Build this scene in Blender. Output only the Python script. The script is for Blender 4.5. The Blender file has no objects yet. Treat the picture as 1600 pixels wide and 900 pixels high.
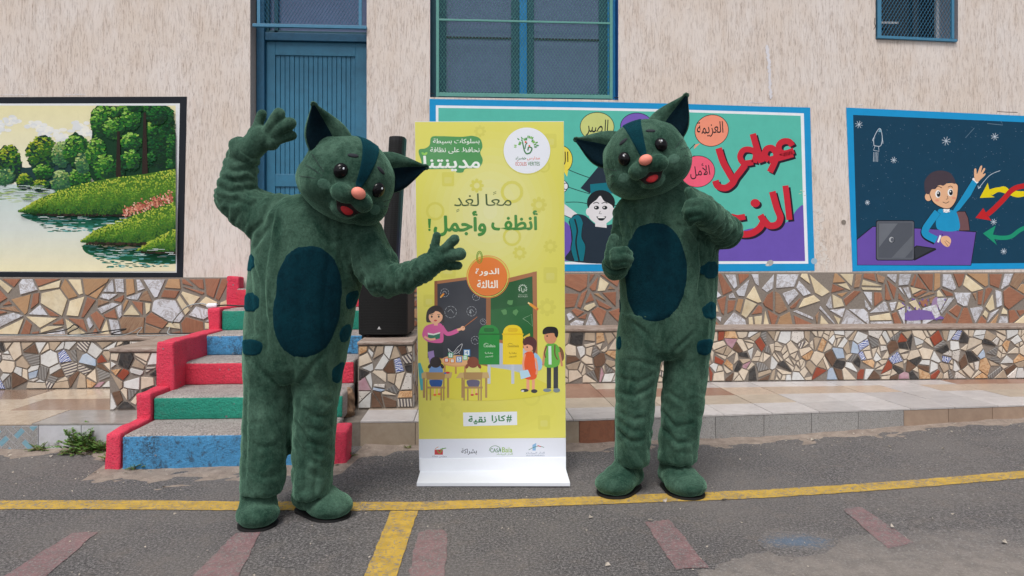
import bpy, bmesh, math, random
import numpy as np
from mathutils import Vector, Matrix, noise
from mathutils.bvhtree import BVHTree

# ------------------------------------------------------------------ camera, world, sun, exposure
SC = bpy.context.scene
COL = SC.collection
F = 1067.0; CX = 800.0; HY = 415.0; CH = 1.22
TH = math.radians(3.5)
CAM = Vector((0, -6.39, CH))
RT = Vector((math.cos(TH), -math.sin(TH), 0)); FW = Vector((math.sin(TH), math.cos(TH), 0)); UP = Vector((0, 0, 1))
cd = bpy.data.cameras.new('camera'); co = bpy.data.objects.new('camera', cd); COL.objects.link(co)
co.location = CAM; co.rotation_euler = (math.radians(90), 0, -TH)
cd.sensor_width = 36; cd.lens = F / 1600 * 36; cd.shift_y = -(450 - HY) / 1600
cd.clip_start = 0.05; cd.clip_end = 800
SC.camera = co
SUN_EL, SUN_AZ = math.radians(60), math.radians(200)   # azimuth clockwise from +Y
W = bpy.data.worlds.new('World'); SC.world = W; W.use_nodes = True
wn = W.node_tree.nodes; wl = W.node_tree.links
sky = wn.new('ShaderNodeTexSky'); sky.sky_type = 'NISHITA'; sky.sun_disc = False
sky.sun_elevation = SUN_EL; sky.sun_rotation = SUN_AZ; sky.air_density = 1.0; sky.dust_density = 3.0; sky.ozone_density = 1.0
hs = wn.new('ShaderNodeHueSaturation'); hs.inputs['Saturation'].default_value = 0.25
wl.new(sky.outputs[0], hs.inputs['Color'])
bg = wn['Background']; bg.inputs['Strength'].default_value = 0.102
wl.new(hs.outputs[0], bg.inputs['Color'])
sd = bpy.data.lights.new('sun', 'SUN'); so = bpy.data.objects.new('sun', sd); COL.objects.link(so)
sd.energy = 1.5; sd.angle = math.radians(22); sd.color = (1.0, 0.955, 0.90)
sdir = Vector((math.sin(SUN_AZ) * math.cos(SUN_EL), math.cos(SUN_AZ) * math.cos(SUN_EL), math.sin(SUN_EL)))
so.rotation_euler = (-sdir).to_track_quat('-Z', 'Y').to_euler(); so.location = sdir * 20
SC.view_settings.view_transform = 'Standard'; SC.view_settings.look = 'None'
SC.view_settings.exposure = 0.53; SC.view_settings.gamma = 1.0; SC.view_settings.use_curve_mapping = False

# ------------------------------------------------------------------ projection helpers (photo measurements -> places)
def ray(px, py): return RT * ((px - CX) / F) + UP * (-(py - HY) / F) + FW
def onY(px, py, Y):
    d = ray(px, py); return CAM + d * ((Y - CAM.y) / d.y)
def onZ(px, py, Z):
    d = ray(px, py); return CAM + d * ((Z - CAM.z) / d.z)
def atD(px, py, D): return CAM + ray(px, py) * D
def gz(x):
    t = min(1, max(0, (x - 1.8) / 2.7)); return 0.07 * t * t * (3 - 2 * t)
def onG(px, py, lift=0.0):
    z = 0
    for _ in range(5):
        p = onZ(px, py, z + lift); z = gz(p.x)
    return p

# ------------------------------------------------------------------ object helpers
def empty(name, loc, label=None, cat=None, group=None, kind=None):
    o = bpy.data.objects.new(name, None); COL.objects.link(o); o.location = loc; o.empty_display_size = .1
    tag(o, label, cat, group, kind); return o
def tag(o, label=None, cat=None, group=None, kind=None):
    if label: o['label'] = label
    if cat: o['category'] = cat
    if group: o['group'] = group
    if kind: o['kind'] = kind
    return o
def rootloc(o):
    v = Vector((0, 0, 0))
    while o is not None: v = v + o.location; o = o.parent
    return v
def mk(name, verts, faces, mat, parent=None, loc=None, smooth=False, mats=None):
    off = rootloc(parent) if parent else Vector((0, 0, 0))
    if loc is not None: off = off + (Vector(loc) - off)
    me = bpy.data.meshes.new(name)
    me.from_pydata([tuple(Vector(v) - off) for v in verts], [], faces)
    me.materials.append(mat)
    if smooth: me.polygons.foreach_set('use_smooth', [True] * len(me.polygons))
    me.update()
    o = bpy.data.objects.new(name, me); COL.objects.link(o)
    if parent:
        o.parent = parent
        if loc is not None: o.location = Vector(loc) - rootloc(parent)
    elif loc is not None: o.location = loc
    return o
class MB:
    def __init__(s): s.v = []; s.f = []
    def add(s, vs, fs):
        n = len(s.v); s.v += [Vector(v) for v in vs]; s.f += [tuple(i + n for i in f) for f in fs]
    def box(s, x0, x1, y0, y1, z0, z1):
        s.add([(x0,y0,z0),(x1,y0,z0),(x1,y1,z0),(x0,y1,z0),(x0,y0,z1),(x1,y0,z1),(x1,y1,z1),(x0,y1,z1)],
              [(0,3,2,1),(4,5,6,7),(0,1,5,4),(1,2,6,5),(2,3,7,6),(3,0,4,7)])
    def obox(s, o, ax, ay, az):   # corner + three edge vectors
        o, ax, ay, az = map(Vector, (o, ax, ay, az))
        vs = [o, o+ax, o+ax+ay, o+ay, o+az, o+ax+az, o+ax+ay+az, o+ay+az]
        s.add(vs, [(0,3,2,1),(4,5,6,7),(0,1,5,4),(1,2,6,5),(2,3,7,6),(3,0,4,7)])
    def tube(s, pts, r, n=8, caps=True):
        pts = [Vector(p) for p in pts]; rs = r if isinstance(r, (list, tuple)) else [r] * len(pts)
        rings = []; prev = None
        for i, p in enumerate(pts):
            t = (pts[min(i+1, len(pts)-1)] - pts[max(i-1, 0)]).normalized()
            a = prev if prev is not None else (Vector((0,0,1)) if abs(t.z) < .9 else Vector((1,0,0)))
            b = t.cross(a).normalized(); a = b.cross(t).normalized(); prev = a
            rings.append([p + (a * math.cos(2*math.pi*k/n) + b * math.sin(2*math.pi*k/n)) * rs[i] for k in range(n)])
        vs = [v for rg in rings for v in rg]; fs = []
        for i in range(len(pts) - 1):
            for k in range(n):
                k2 = (k + 1) % n; fs.append((i*n+k, i*n+k2, (i+1)*n+k2, (i+1)*n+k))
        if caps: fs.append(tuple(range(n))[::-1]); fs.append(tuple((len(pts)-1)*n + k for k in range(n)))
        s.add(vs, fs)
    def ell(s, c, rx, ry, rz, M=None, nu=24, nv=16):
        c = Vector(c); vs = []; fs = []
        vs.append(Vector((0,0,rz)))
        for j in range(1, nv):
            a = math.pi * j / nv
            for i in range(nu):
                b = 2*math.pi*i/nu; vs.append(Vector((rx*math.sin(a)*math.cos(b), ry*math.sin(a)*math.sin(b), rz*math.cos(a))))
        vs.append(Vector((0,0,-rz)))
        for i in range(nu): fs.append((0, 1+i, 1+(i+1)%nu))
        for j in range(nv-2):
            for i in range(nu):
                a = 1+j*nu; fs.append((a+i, a+nu+i, a+nu+(i+1)%nu, a+(i+1)%nu))
        L = len(vs)-1; a = 1+(nv-2)*nu
        for i in range(nu): fs.append((L, a+(i+1)%nu, a+i))
        if M is not None: vs = [M @ v for v in vs]
        s.add([v + c for v in vs], fs)
    def chain(s, pts, rs, n=20):      # tapered limb with rounded joints
        for p, r in zip(pts, rs): s.ell(p, r, r, r)
        for i in range(len(pts)-1): s.tube([pts[i], pts[i+1]], [rs[i], rs[i+1]], n)
    def loft(s, secs, n=32):          # secs: (centre, rx, ry) horizontal ellipses in the camera's right/forward axes
        vs = []; fs = []
        for c, rx, ry in secs:
            for k in range(n):
                a = 2*math.pi*k/n; vs.append(Vector(c) + RT*rx*math.cos(a) + FW*ry*math.sin(a))
        for i in range(len(secs)-1):
            for k in range(n):
                k2 = (k+1)%n; fs.append((i*n+k, (i+1)*n+k, (i+1)*n+k2, i*n+k2))
        fs.append(tuple(range(n))); fs.append(tuple((len(secs)-1)*n+k for k in range(n))[::-1])
        s.add(vs, fs)
    def build(s, name, mat, parent=None, loc=None, smooth=False): return mk(name, s.v, s.f, mat, parent, loc, smooth)
def bevel(o, w=.004, seg=2):
    m = o.modifiers.new('bevel', 'BEVEL'); m.width = w; m.segments = seg; m.limit_method = 'ANGLE'; return o
def wob(p, amp, sc=6.0):
    n = noise.noise_vector(Vector(p) * sc) + noise.noise_vector(Vector(p) * sc * 3.1) * .4
    return Vector(p) + n * amp
def rough_box(mb, x0, x1, y0, y1, z0, z1, seg=.05, amp=.004, rnd=.012):   # hand-rendered concrete block: wavy faces, soft edges
    bm = bmesh.new()
    nx, ny, nz = [max(2, int(abs(b-a)/seg)+1) for a, b in ((x0,x1),(y0,y1),(z0,z1))]
    def g(n, a, b): 
        l = [a + (b-a)*i/n for i in range(n+1)]; l.insert(1, a+(b-a)*rnd/abs(b-a)); l.insert(-1, b-(b-a)*rnd/abs(b-a)); return l
    gx, gy, gzz = g(nx,x0,x1), g(ny,y0,y1), g(nz,z0,z1)
    idx = {}; vs = []; fs = []
    def V(i, j, k):
        if (i,j,k) not in idx:
            p = Vector((gx[i], gy[j], gzz[k])); ex = (i in (0,len(gx)-1)) + (j in (0,len(gy)-1)) + (k in (0,len(gzz)-1))
            if ex >= 2:
                q = Vector((min(max(p.x,x0+rnd),x1-rnd), min(max(p.y,y0+rnd),y1-rnd), min(max(p.z,z0+rnd),z1-rnd)))
                d = p - q; p = q + d.normalized() * rnd
            idx[(i,j,k)] = len(vs); vs.append(wob(p, amp))
        return idx[(i,j,k)]
    I, J, K = len(gx)-1, len(gy)-1, len(gzz)-1
    for i in range(I):
        for j in range(J):
            fs.append((V(i,j,0),V(i,j+1,0),V(i+1,j+1,0),V(i+1,j,0))); fs.append((V(i,j,K),V(i+1,j,K),V(i+1,j+1,K),V(i,j+1,K)))
        for k in range(K):
            fs.append((V(i,0,k),V(i+1,0,k),V(i+1,0,k+1),V(i,0,k+1))); fs.append((V(i,J,k),V(i,J,k+1),V(i+1,J,k+1),V(i+1,J,k)))
    for j in range(J):
        for k in range(K):
            fs.append((V(0,j,k),V(0,j,k+1),V(0,j+1,k+1),V(0,j+1,k))); fs.append((V(I,j,k),V(I,j+1,k),V(I,j+1,k+1),V(I,j,k+1)))
    bm.free(); mb.add(vs, fs)

# ------------------------------------------------------------------ colours and materials
def lin(c):
    if isinstance(c, str): c = [int(c[i:i+2], 16) for i in (0, 2, 4)]
    return tuple(((x/255)/12.92 if x/255 <= .04045 else ((x/255+.055)/1.055)**2.4) for x in c)
class NT:
    def __init__(s, name):
        s.m = bpy.data.materials.new(name); s.m.use_nodes = True; s.n = s.m.node_tree.nodes; s.l = s.m.node_tree.links
        s.b = s.n['Principled BSDF']; s.tc = s.n.new('ShaderNodeTexCoord')
    def set(s, **k):
        for a, v in k.items():
            inp = s.b.inputs[a.replace('_', ' ')]
            if hasattr(v, 'is_output'): s.l.new(v, inp)
            elif isinstance(v, (tuple, list)) and len(v) == 3: inp.default_value = (*v, 1)
            else: inp.default_value = v
        return s
    def link(s, a, b):
        if hasattr(a, 'is_output'): s.l.new(a, b)
        elif isinstance(a, (tuple, list)) and len(a) == 3 and b.type == 'RGBA': b.default_value = (*a, 1)
        else: b.default_value = a
    def coord(s, scale=(1,1,1), kind='Object', rot=(0,0,0)):
        mp = s.n.new('ShaderNodeMapping'); mp.inputs['Scale'].default_value = scale; mp.inputs['Rotation'].default_value = rot
        s.l.new(s.tc.outputs[kind], mp.inputs['Vector']); return mp.outputs[0]
    def noise(s, scale=5, detail=4, rough=.5, vec=None, dist=0):
        t = s.n.new('ShaderNodeTexNoise'); t.inputs['Scale'].default_value = scale; t.inputs['Detail'].default_value = detail
        t.inputs['Roughness'].default_value = rough; t.inputs['Distortion'].default_value = dist
        s.l.new(vec if vec is not None else s.tc.outputs['Object'], t.inputs['Vector']); return t.outputs['Fac']
    def voro(s, scale=5, feat='F1', vec=None, out='Distance'):
        t = s.n.new('ShaderNodeTexVoronoi'); t.feature = feat; t.inputs['Scale'].default_value = scale
        s.l.new(vec if vec is not None else s.tc.outputs['Object'], t.inputs['Vector']); return t.outputs[out]
    def wave(s, scale=5, dist=2, vec=None, direction='X', detail=2):
        t = s.n.new('ShaderNodeTexWave'); t.inputs['Scale'].default_value = scale; t.inputs['Distortion'].default_value = dist
        t.inputs['Detail'].default_value = detail; t.bands_direction = direction
        s.l.new(vec if vec is not None else s.tc.outputs['Object'], t.inputs['Vector']); return t.outputs['Fac']
    def ramp(s, fac, stops):
        r = s.n.new('ShaderNodeValToRGB'); cr = r.color_ramp
        while len(cr.elements) < len(stops): cr.elements.new(.5)
        for e, (p, c) in zip(cr.elements, stops): e.position = p; e.color = (c, c, c, 1) if isinstance(c, (int, float)) else (*c, 1)
        s.link(fac, r.inputs['Fac']); return r.outputs['Color']
    def mix(s, fac, a, b, mode='MIX'):
        m = s.n.new('ShaderNodeMix'); m.data_type = 'RGBA'; m.blend_type = mode
        s.link(fac, m.inputs[0]); s.link(a, m.inputs[6]); s.link(b, m.inputs[7]); return m.outputs[2]
    def math(s, op, a, b=0.0, clamp=False):
        m = s.n.new('ShaderNodeMath'); m.operation = op; m.use_clamp = clamp
        s.link(a, m.inputs[0]); s.link(b, m.inputs[1]); return m.outputs[0]
    def bump(s, h, strength=.3, dist=.01, prev=None):
        b = s.n.new('ShaderNodeBump'); b.inputs['Strength'].default_value = strength; b.inputs['Distance'].default_value = dist
        s.link(h, b.inputs['Height'])
        if prev is not None: s.l.new(prev, b.inputs['Normal'])
        s.l.new(b.outputs[0], s.b.inputs['Normal']); return b.outputs[0]
    def objrand(s):
        return s.n.new('ShaderNodeObjectInfo').outputs['Random']
    def xyz(s, vec=None):
        x = s.n.new('ShaderNodeSeparateXYZ'); s.l.new(vec if vec is not None else s.tc.outputs['Object'], x.inputs[0]); return x.outputs

def scratch(t):    # vertical drag marks of the scraped render
    v = t.coord((1, 1, .11)); a = t.noise(135, 4, .7, v); b = t.noise(70, 2, .5, t.coord((1, 1, .035)))
    return a, b
def m_plaster():
    t = NT('scratched_plaster'); a, b = scratch(t)
    big = t.noise(1.6, 4, .6); gr = t.noise(14, 6, .7, t.coord((1,1,.25)))
    base = t.mix(t.ramp(big, [(.35, 0), (.65, 1)]), lin((213,200,190)), lin((218,209,204)))
    base = t.mix(t.math('MULTIPLY', t.ramp(gr, [(.45, 0), (.7, 1)]), .38), base, lin((192,172,156)))
    ln = t.ramp(a, [(.54, 0), (.62, 1)]); ln2 = t.ramp(b, [(.62, 0), (.72, 1)])
    msk = t.math('MULTIPLY', ln, t.ramp(gr, [(.35, .25), (.6, 1)]))
    base = t.mix(t.math('MULTIPLY', msk, .52), base, lin((150,130,118)))
    base = t.mix(t.math('MULTIPLY', ln2, .38), base, lin((160,134,114)))
    sp = t.ramp(t.noise(260, 1, .5, t.coord((1,1,.5))), [(.70, 0), (.76, 1)])
    base = t.mix(t.math('MULTIPLY', sp, .5), base, lin((120,100,88)))
    pale = t.ramp(t.noise(2.6, 5, .65, t.coord((1,1,.4))), [(.54, 0), (.66, 1)])
    base = t.mix(t.math('MULTIPLY', pale, .4), base, lin((224,216,212)))
    z = t.xyz()[2]
    t.set(Base_Color=base, Roughness=.92); h = t.math('SUBTRACT', 1.0, t.math('ADD', ln, t.math('MULTIPLY', ln2, .6)))
    t.bump(h, .5, .004); return t.m
def m_paint():     # colour comes from the painted shapes themselves
    t = NT('mural_paint'); at = t.n.new('ShaderNodeAttribute'); at.attribute_name = 'Col'
    a, b = scratch(t); ln = t.ramp(a, [(.62, 0), (.74, 1)])
    gr = t.noise(7, 6, .65)
    c = t.mix(t.math('MULTIPLY', ln, .10), at.outputs['Color'], (.02,.02,.02))
    c = t.mix(t.ramp(gr, [(.35, .16), (.65, 0)]), c, t.mix(1.0, c, (.62,.60,.58), 'MULTIPLY'))
    t.set(Base_Color=c, Roughness=.75); t.b.inputs['Specular IOR Level'].default_value = .2; t.bump(t.math('SUBTRACT', 1.0, ln), .35, .002); return t.m
def m_print():
    t = NT('banner_print'); at = t.n.new('ShaderNodeAttribute'); at.attribute_name = 'Col'
    c = t.mix(t.ramp(t.noise(3, 3), [(.3, .06), (.7, 0)]), at.outputs['Color'], (.8,.8,.8))
    t.set(Base_Color=c, Roughness=.5); t.b.inputs['Specular IOR Level'].default_value = .3; t.bump(t.noise(4, 2), .12, .02); return t.m
def m_flat(name, c, rough=.6, grain=.12, sc=40, bumpd=.002, **k):
    t = NT(name); n = t.noise(sc, 5, .6); c = lin(c)
    d = tuple(x*.55 for x in c)
    t.set(Base_Color=t.mix(t.math('MULTIPLY', t.ramp(n, [(.4,0),(.75,1)]), grain*2), c, d), Roughness=rough, **k)
    t.bump(n, .4, bumpd); return t.m
def m_asphalt_nodes(t):
    v = t.voro(150, 'F1'); n1 = t.noise(320, 2, .6); n2 = t.noise(.9, 5, .6); n3 = t.noise(9, 5, .65)
    n4 = t.noise(85, 5, .85)
    c = t.mix(t.ramp(n1, [(.36, 0), (.64, 1)]), lin((64,62,63)), lin((112,109,110)))
    c = t.mix(t.math('MULTIPLY', t.ramp(n4, [(.53, 0), (.585, 1)]), .85), c, lin((150,146,145)))
    c = t.mix(t.math('MULTIPLY', t.ramp(n4, [(.41, 1), (.465, 0)]), .85), c, lin((40,38,39)))
    c = t.mix(t.math('MULTIPLY', t.ramp(n2, [(.42, 0), (.66, 1)]), .5), c, lin((126,120,116)))
    c = t.mix(t.math('MULTIPLY', t.ramp(n3, [(.52, 0), (.72, 1)]), .22), c, lin((136,122,110)))
    c = t.mix(t.math('MULTIPLY', t.ramp(t.voro(26), [(.035, 1), (.06, 0)]), .55), c, lin((185,180,174)))
    return c, v, n1, n4
def m_asphalt():
    t = NT('asphalt'); c, v, n1, n4 = m_asphalt_nodes(t)
    t.set(Base_Color=c, Roughness=.88); t.bump(t.math('ADD', t.math('MULTIPLY', n4, 1.5), n1), .7, .006); return t.m
def m_roadpaint(name, col, lo, hi, amt=1.0, rad=None):
    t = NT(name); c, v, n1, n4 = m_asphalt_nodes(t)
    w = t.noise(42, 6, .75); w2 = t.noise(5, 4, .6); k = t.math('ADD', t.math('MULTIPLY', w, .7), t.math('MULTIPLY', w2, .3))
    k = t.math('ADD', k, t.math('MULTIPLY', t.math('SUBTRACT', n4, .5), 1.1))
    if rad:    # a stain: fades out round its own centre
        c0, rx, ry = rad; mp = t.n.new('ShaderNodeMapping'); mp.vector_type = 'POINT'; mp.inputs['Location'].default_value = (-c0.x/rx, -c0.y/ry, 0); mp.inputs['Scale'].default_value = (1/rx, 1/ry, 0)
        t.l.new(t.tc.outputs['Object'], mp.inputs['Vector']); ln = t.n.new('ShaderNodeVectorMath'); ln.operation = 'LENGTH'; t.l.new(mp.outputs[0], ln.inputs[0])
        k = t.math('ADD', t.math('MULTIPLY', k, .55), t.math('MULTIPLY', t.math('ADD', ln.outputs['Value'], t.math('MULTIPLY', t.noise(3.5, 5, .65), .9)), .33))
    pc = t.mix(t.ramp(t.noise(14, 4), [(.4,0),(.7,1)]), lin(col), tuple(x*.72 for x in lin(col)))
    t.set(Base_Color=t.mix(t.math('MULTIPLY', t.ramp(k, [(lo, 1), (hi, 0)]), amt), c, pc), Roughness=.8)
    t.bump(t.math('ADD', n4, n1), .6, .005); return t.m
def m_dirt():
    t = NT('sandy_dirt'); n = t.noise(12, 8, .7); f = t.noise(180, 3, .7)
    c = t.mix(t.ramp(n, [(.3,0),(.7,1)]), lin((124,110,102)), lin((172,158,146)))
    c = t.mix(t.math('MULTIPLY', t.ramp(f, [(.55,0),(.7,1)]), .7), c, lin((176,162,148)))
    c = t.mix(t.math('MULTIPLY', t.ramp(f, [(.3,1),(.42,0)]), .6), c, lin((70,60,54)))
    t.set(Base_Color=c, Roughness=.95); t.bump(t.math('ADD', n, f), .8, .01); return t.m
def m_tile(name, c1, c2, mode='plain', rough=.35, extra=None):
    t = NT(name); r = t.objrand(); off = t.n.new('ShaderNodeVectorMath'); off.operation = 'ADD'
    cmb = t.n.new('ShaderNodeCombineXYZ'); t.link(t.math('MULTIPLY', r, 37.0), cmb.inputs[0]); t.link(t.math('MULTIPLY', r, 11.0), cmb.inputs[2])
    t.l.new(t.tc.outputs['Object'], off.inputs[0]); t.l.new(cmb.outputs[0], off.inputs[1])
    rot = t.n.new('ShaderNodeVectorRotate'); rot.rotation_type = 'Y_AXIS'; t.l.new(off.outputs[0], rot.inputs['Vector'])
    t.link(t.math('MULTIPLY', r, 6.28), rot.inputs['Angle']); vec = rot.outputs[0]
    c1, c2 = lin(c1), lin(c2)
    if mode == 'plain': c = t.mix(t.ramp(t.noise(9, 6, .65, vec), [(.35,0),(.65,1)]), c1, c2)
    elif mode == 'grain':
        mp = t.n.new('ShaderNodeMapping'); mp.inputs['Scale'].default_value = (3, 3, 30); t.l.new(vec, mp.inputs['Vector'])
        c = t.mix(t.ramp(t.noise(3, 6, .7, mp.outputs[0], 1.2), [(.3,0),(.7,1)]), c1, c2)
    elif mode == 'vein':
        n = t.noise(7, 8, .7, vec, 1.5); c = t.mix(t.ramp(n, [(.46,0),(.495,1),(.505,1),(.54,0)]), c1, c2)
    elif mode == 'print':
        v = t.voro(62, 'F1', vec); c = t.mix(t.ramp(t.math('MULTIPLY', v, 2.0), [(.3,1),(.42,0)]), c1, c2)
    elif mode == 'curl':
        c = t.mix(t.ramp(t.wave(22, 9, vec, 'X', 3), [(.45,0),(.55,1)]), c1, c2)
    elif mode == 'lines':
        c = t.mix(t.ramp(t.wave(14, .4, vec, 'X', 1), [(.4,0),(.55,1)]), c1, c2)
    elif mode == 'speck':
        c = t.mix(t.ramp(t.noise(170, 2, .6, vec), [(.48,0),(.58,1)]), c1, c2)
    val = t.n.new('ShaderNodeHueSaturation'); t.l.new(c, val.inputs['Color'])
    t.link(t.math('ADD', .84, t.math('MULTIPLY', r, .24)), val.inputs['Value']); c = val.outputs[0]
    dirt = t.ramp(t.noise(26, 6, .7), [(.5,0),(.75,1)])
    c = t.mix(t.math('MULTIPLY', dirt, .28), c, lin((120,104,90)))
    t.set(Base_Color=c, Roughness=rough); t.bump(t.noise(20, 4, .6), .15, .002); return t.m
def m_plush(name, c, light, dark):
    t = NT(name); c, light, dark = lin(c), lin(light), lin(dark)
    a = t.noise(6, 6, .72, t.coord((1,1,.6)), .6); f = t.noise(120, 4, .8); g = t.noise(32, 4, .7, None, .8)
    k = t.mix(t.math('MULTIPLY', t.ramp(a, [(.38,0),(.66,1)]), .8), c, light)
    k = t.mix(t.math('MULTIPLY', t.ramp(g, [(.32,1),(.55,0)]), .35), k, dark)
    k = t.mix(t.math('MULTIPLY', t.ramp(f, [(.32,1),(.48,0)]), .45), k, dark)
    k = t.mix(t.math('MULTIPLY', t.ramp(f, [(.54,0),(.68,1)]), .35), k, light)
    t.set(Base_Color=k, Roughness=.95)
    t.b.inputs['Specular IOR Level'].default_value = .1
    t.b.inputs['Sheen Weight'].default_value = .55; t.b.inputs['Sheen Roughness'].default_value = .35
    t.b.inputs['Sheen Tint'].default_value = (*[min(1, x*5) for x in light], 1)
    p = t.bump(g, .35, .008); t.bump(f, .6, .006, p); return t.m
def m_paintwall(name, c, dirty=.4, under=(96,92,90)):   # thick masonry paint over rough concrete, worn through
    t = NT(name); n = t.noise(26, 6, .75); f = t.noise(130, 3, .7); b = t.noise(4, 4, .6)
    c = lin(c); k = t.mix(t.ramp(b, [(.35,0),(.7,1)]), c, tuple(min(1, x*1.18+.01) for x in c))
    k = t.mix(t.math('MULTIPLY', t.ramp(f, [(.36,1),(.48,0)]), .6), k, tuple(x*.4 for x in c))
    k = t.mix(t.math('MULTIPLY', t.ramp(n, [(.54,0),(.61,1)]), dirty), k, lin(under))
    if dirty > .5:
        gm = t.math('MULTIPLY', t.ramp(t.noise(6, 5, .7, t.coord((1,1,.6))), [(.50,0),(.60,1)]), t.ramp(t.noise(95, 4, .8), [(.44,0),(.54,1)]))
        k = t.mix(t.math('MULTIPLY', gm, .8), k, lin((44,48,54)))
    ch = t.math('MULTIPLY', t.ramp(t.voro(17), [(.10,1),(.13,0)]), t.ramp(t.noise(5, 3), [(.5,0),(.56,1)]))
    k = t.mix(ch, k, lin((120,120,124)))
    t.set(Base_Color=k, Roughness=.72); p = t.bump(t.noise(60, 5, .7), 1.0, .012); return t.m
M = {}
M['plaster'] = m_plaster(); M['paint'] = m_paint(); M['print'] = m_print(); M['asphalt'] = m_asphalt(); M['dirt'] = m_dirt()
M['yellow'] = m_roadpaint('worn_yellow_road_paint', (206,168,60), .50, .62, .93)
M['pink'] = m_roadpaint('faded_red_road_paint', (166,116,120), .46, .62, .5)
M['bluestain'] = m_roadpaint('faded_blue_road_paint', (88,110,134), .50, .60, .75, (onZ(1245,847,0), .26, .14))
M['patch'] = m_roadpaint('pale_cement_patch', (150,141,134), .64, .92, .62, (onZ(1500,920,.05), 1.15, .46))
M['grout'] = m_flat('grey_brown_grout', (134,125,117), .9, .3, 60, .004)
M['ledge'] = None
M['concrete'] = m_flat('worn_step_concrete', (158,150,146), .9, .8, 75, .008)
def m_tread():
    t = NT('speckled_tread_concrete'); f = t.noise(110, 4, .85); g = t.noise(8, 5, .7)
    c = t.mix(t.ramp(g, [(.35,0),(.65,1)]), lin((146,138,136)), lin((168,160,156)))
    c = t.mix(t.math('MULTIPLY', t.ramp(f, [(.42,1),(.47,0)]), .75), c, lin((64,58,60))); c = t.mix(t.math('MULTIPLY', t.ramp(f, [(.53,0),(.58,1)]), .6), c, lin((206,200,196)))
    t.set(Base_Color=c, Roughness=.9); t.bump(f, .8, .01); return t.m
M['concrete'] = m_tread()
M['sidebase'] = m_flat('pavement_bed', (120,112,104), .9, .3, 30, .004)
M['red'] = m_paintwall('coral_red_masonry_paint', (214,52,82), .10, (150,120,120))
M['riser_blue'] = m_paintwall('blue_step_paint', (66,140,190), .6, (52,56,62))
M['riser_green'] = m_paintwall('green_step_paint', (12,134,112), .12)
M['riser_red'] = m_paintwall('red_step_paint', (212,50,76), .22, (70,60,64))
M['door'] = m_flat('blue_door_paint', (42,110,142), .5, .22, 14, .002)
M['doorframe'] = m_flat('teal_blue_frame_paint', (30,92,126), .5, .25, 20, .002)
M['steelblue'] = m_flat('blue_grille_steel', (62,124,158), .45, .2, 30, .001)
M['steelgreen'] = m_flat('sea_green_grille_steel', (88,150,142), .45, .2, 30, .001)
M['reveal_blue'] = m_flat('dark_blue_reveal_paint', (8,84,152), .6, .15, 20, .002)
M['mullion'] = m_flat('bright_blue_mullion_paint', (20,134,198), .5, .12, 20, .001)
M['winteal'] = m_flat('dark_teal_sash_paint', (14,82,98), .5, .2, 20, .001)
M['glass'] = m_flat('dusty_window_glass', (98,114,150), .22, .15, 9, .0005)
M['darkglass'] = m_flat('dark_window_glass', (16,22,28), .12, .1, 9, .0005)
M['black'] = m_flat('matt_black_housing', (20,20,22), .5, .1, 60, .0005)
M['grillcloth'] = m_flat('black_speaker_grille', (14,14,15), .65, .1, 300, .002)
M['white'] = m_flat('white_foam_board', (226,230,238), .45, .02, 30, .0003)
M['greyplast'] = m_flat('pale_grey_plastic', (190,190,192), .5, .05, 30, .0005)
M['cableblack'] = m_flat('black_cable_rubber', (22,22,24), .5, .05, 40, .0003)
M['cablegrey'] = m_flat('grey_cable_sheath', (150,156,158), .5, .05, 40, .0003)
M['plush'] = m_plush('green_plush', (34,62,51), (82,112,96), (10,27,22))
M['plush_dark'] = m_plush('dark_teal_plush', (3,36,46), (8,52,62), (1,14,22))
M['plush_stripe'] = m_plush('teal_stripe_plush', (4,44,54), (9,60,68), (2,22,30))
M['plush_deep'] = m_plush('deep_navy_plush', (4,22,32), (8,34,44), (1,10,15))
M['plush_pale'] = m_plush('pale_cheek_plush', (64,96,82), (92,122,108), (36,62,52))
M['nose'] = m_flat('coral_nose_foam', (236,140,122), .6, .1, 60, .001)
M['eye'] = m_flat('glossy_black_eye', (5,5,7), .12, 0, 10, 0)
M['iris'] = m_flat('smoky_eye_ring', (12,12,16), .16, .05, 10, 0)
M['eye'].node_tree.nodes['Principled BSDF'].inputs['Specular IOR Level'].default_value = .22; M['iris'].node_tree.nodes['Principled BSDF'].inputs['Specular IOR Level'].default_value = .22
M['mouth'] = m_flat('dark_mouth_felt', (24,4,8), .8, .2, 60, .001)
M['tongue'] = m_flat('red_tongue_felt', (168,16,26), .7, .15, 60, .001)
M['felt'] = m_flat('charcoal_felt', (36,40,48), .9, .2, 80, .001)
M['sole'] = m_flat('black_rubber_sole', (20,20,22), .7, .2, 60, .001)
M['weed'] = m_flat('weed_leaf_green', (98,138,62), .55, .5, 30, .001)
M['stem'] = m_flat('weed_stem', (120,110,66), .6, .2, 30, .001)
M['rock'] = m_flat('broken_ochre_masonry', (140,112,88), .9, .9, 18, .02)
TU = [('terracotta', m_tile('terracotta_tile', (140,92,72), (168,118,92), 'grain'), 38),
      ('cream', m_tile('cream_tile', (226,214,186), (212,194,160), 'plain'), 22),
      ('white', m_tile('white_marble_tile', (206,208,216), (160,154,154), 'vein'), 29),
      ('tan', m_tile('tan_stone_tile', (188,152,116), (168,130,96), 'grain'), 10),
      ('brown', m_tile('brown_agate_tile', (134,96,74), (176,148,122), 'grain'), 9)]
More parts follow.
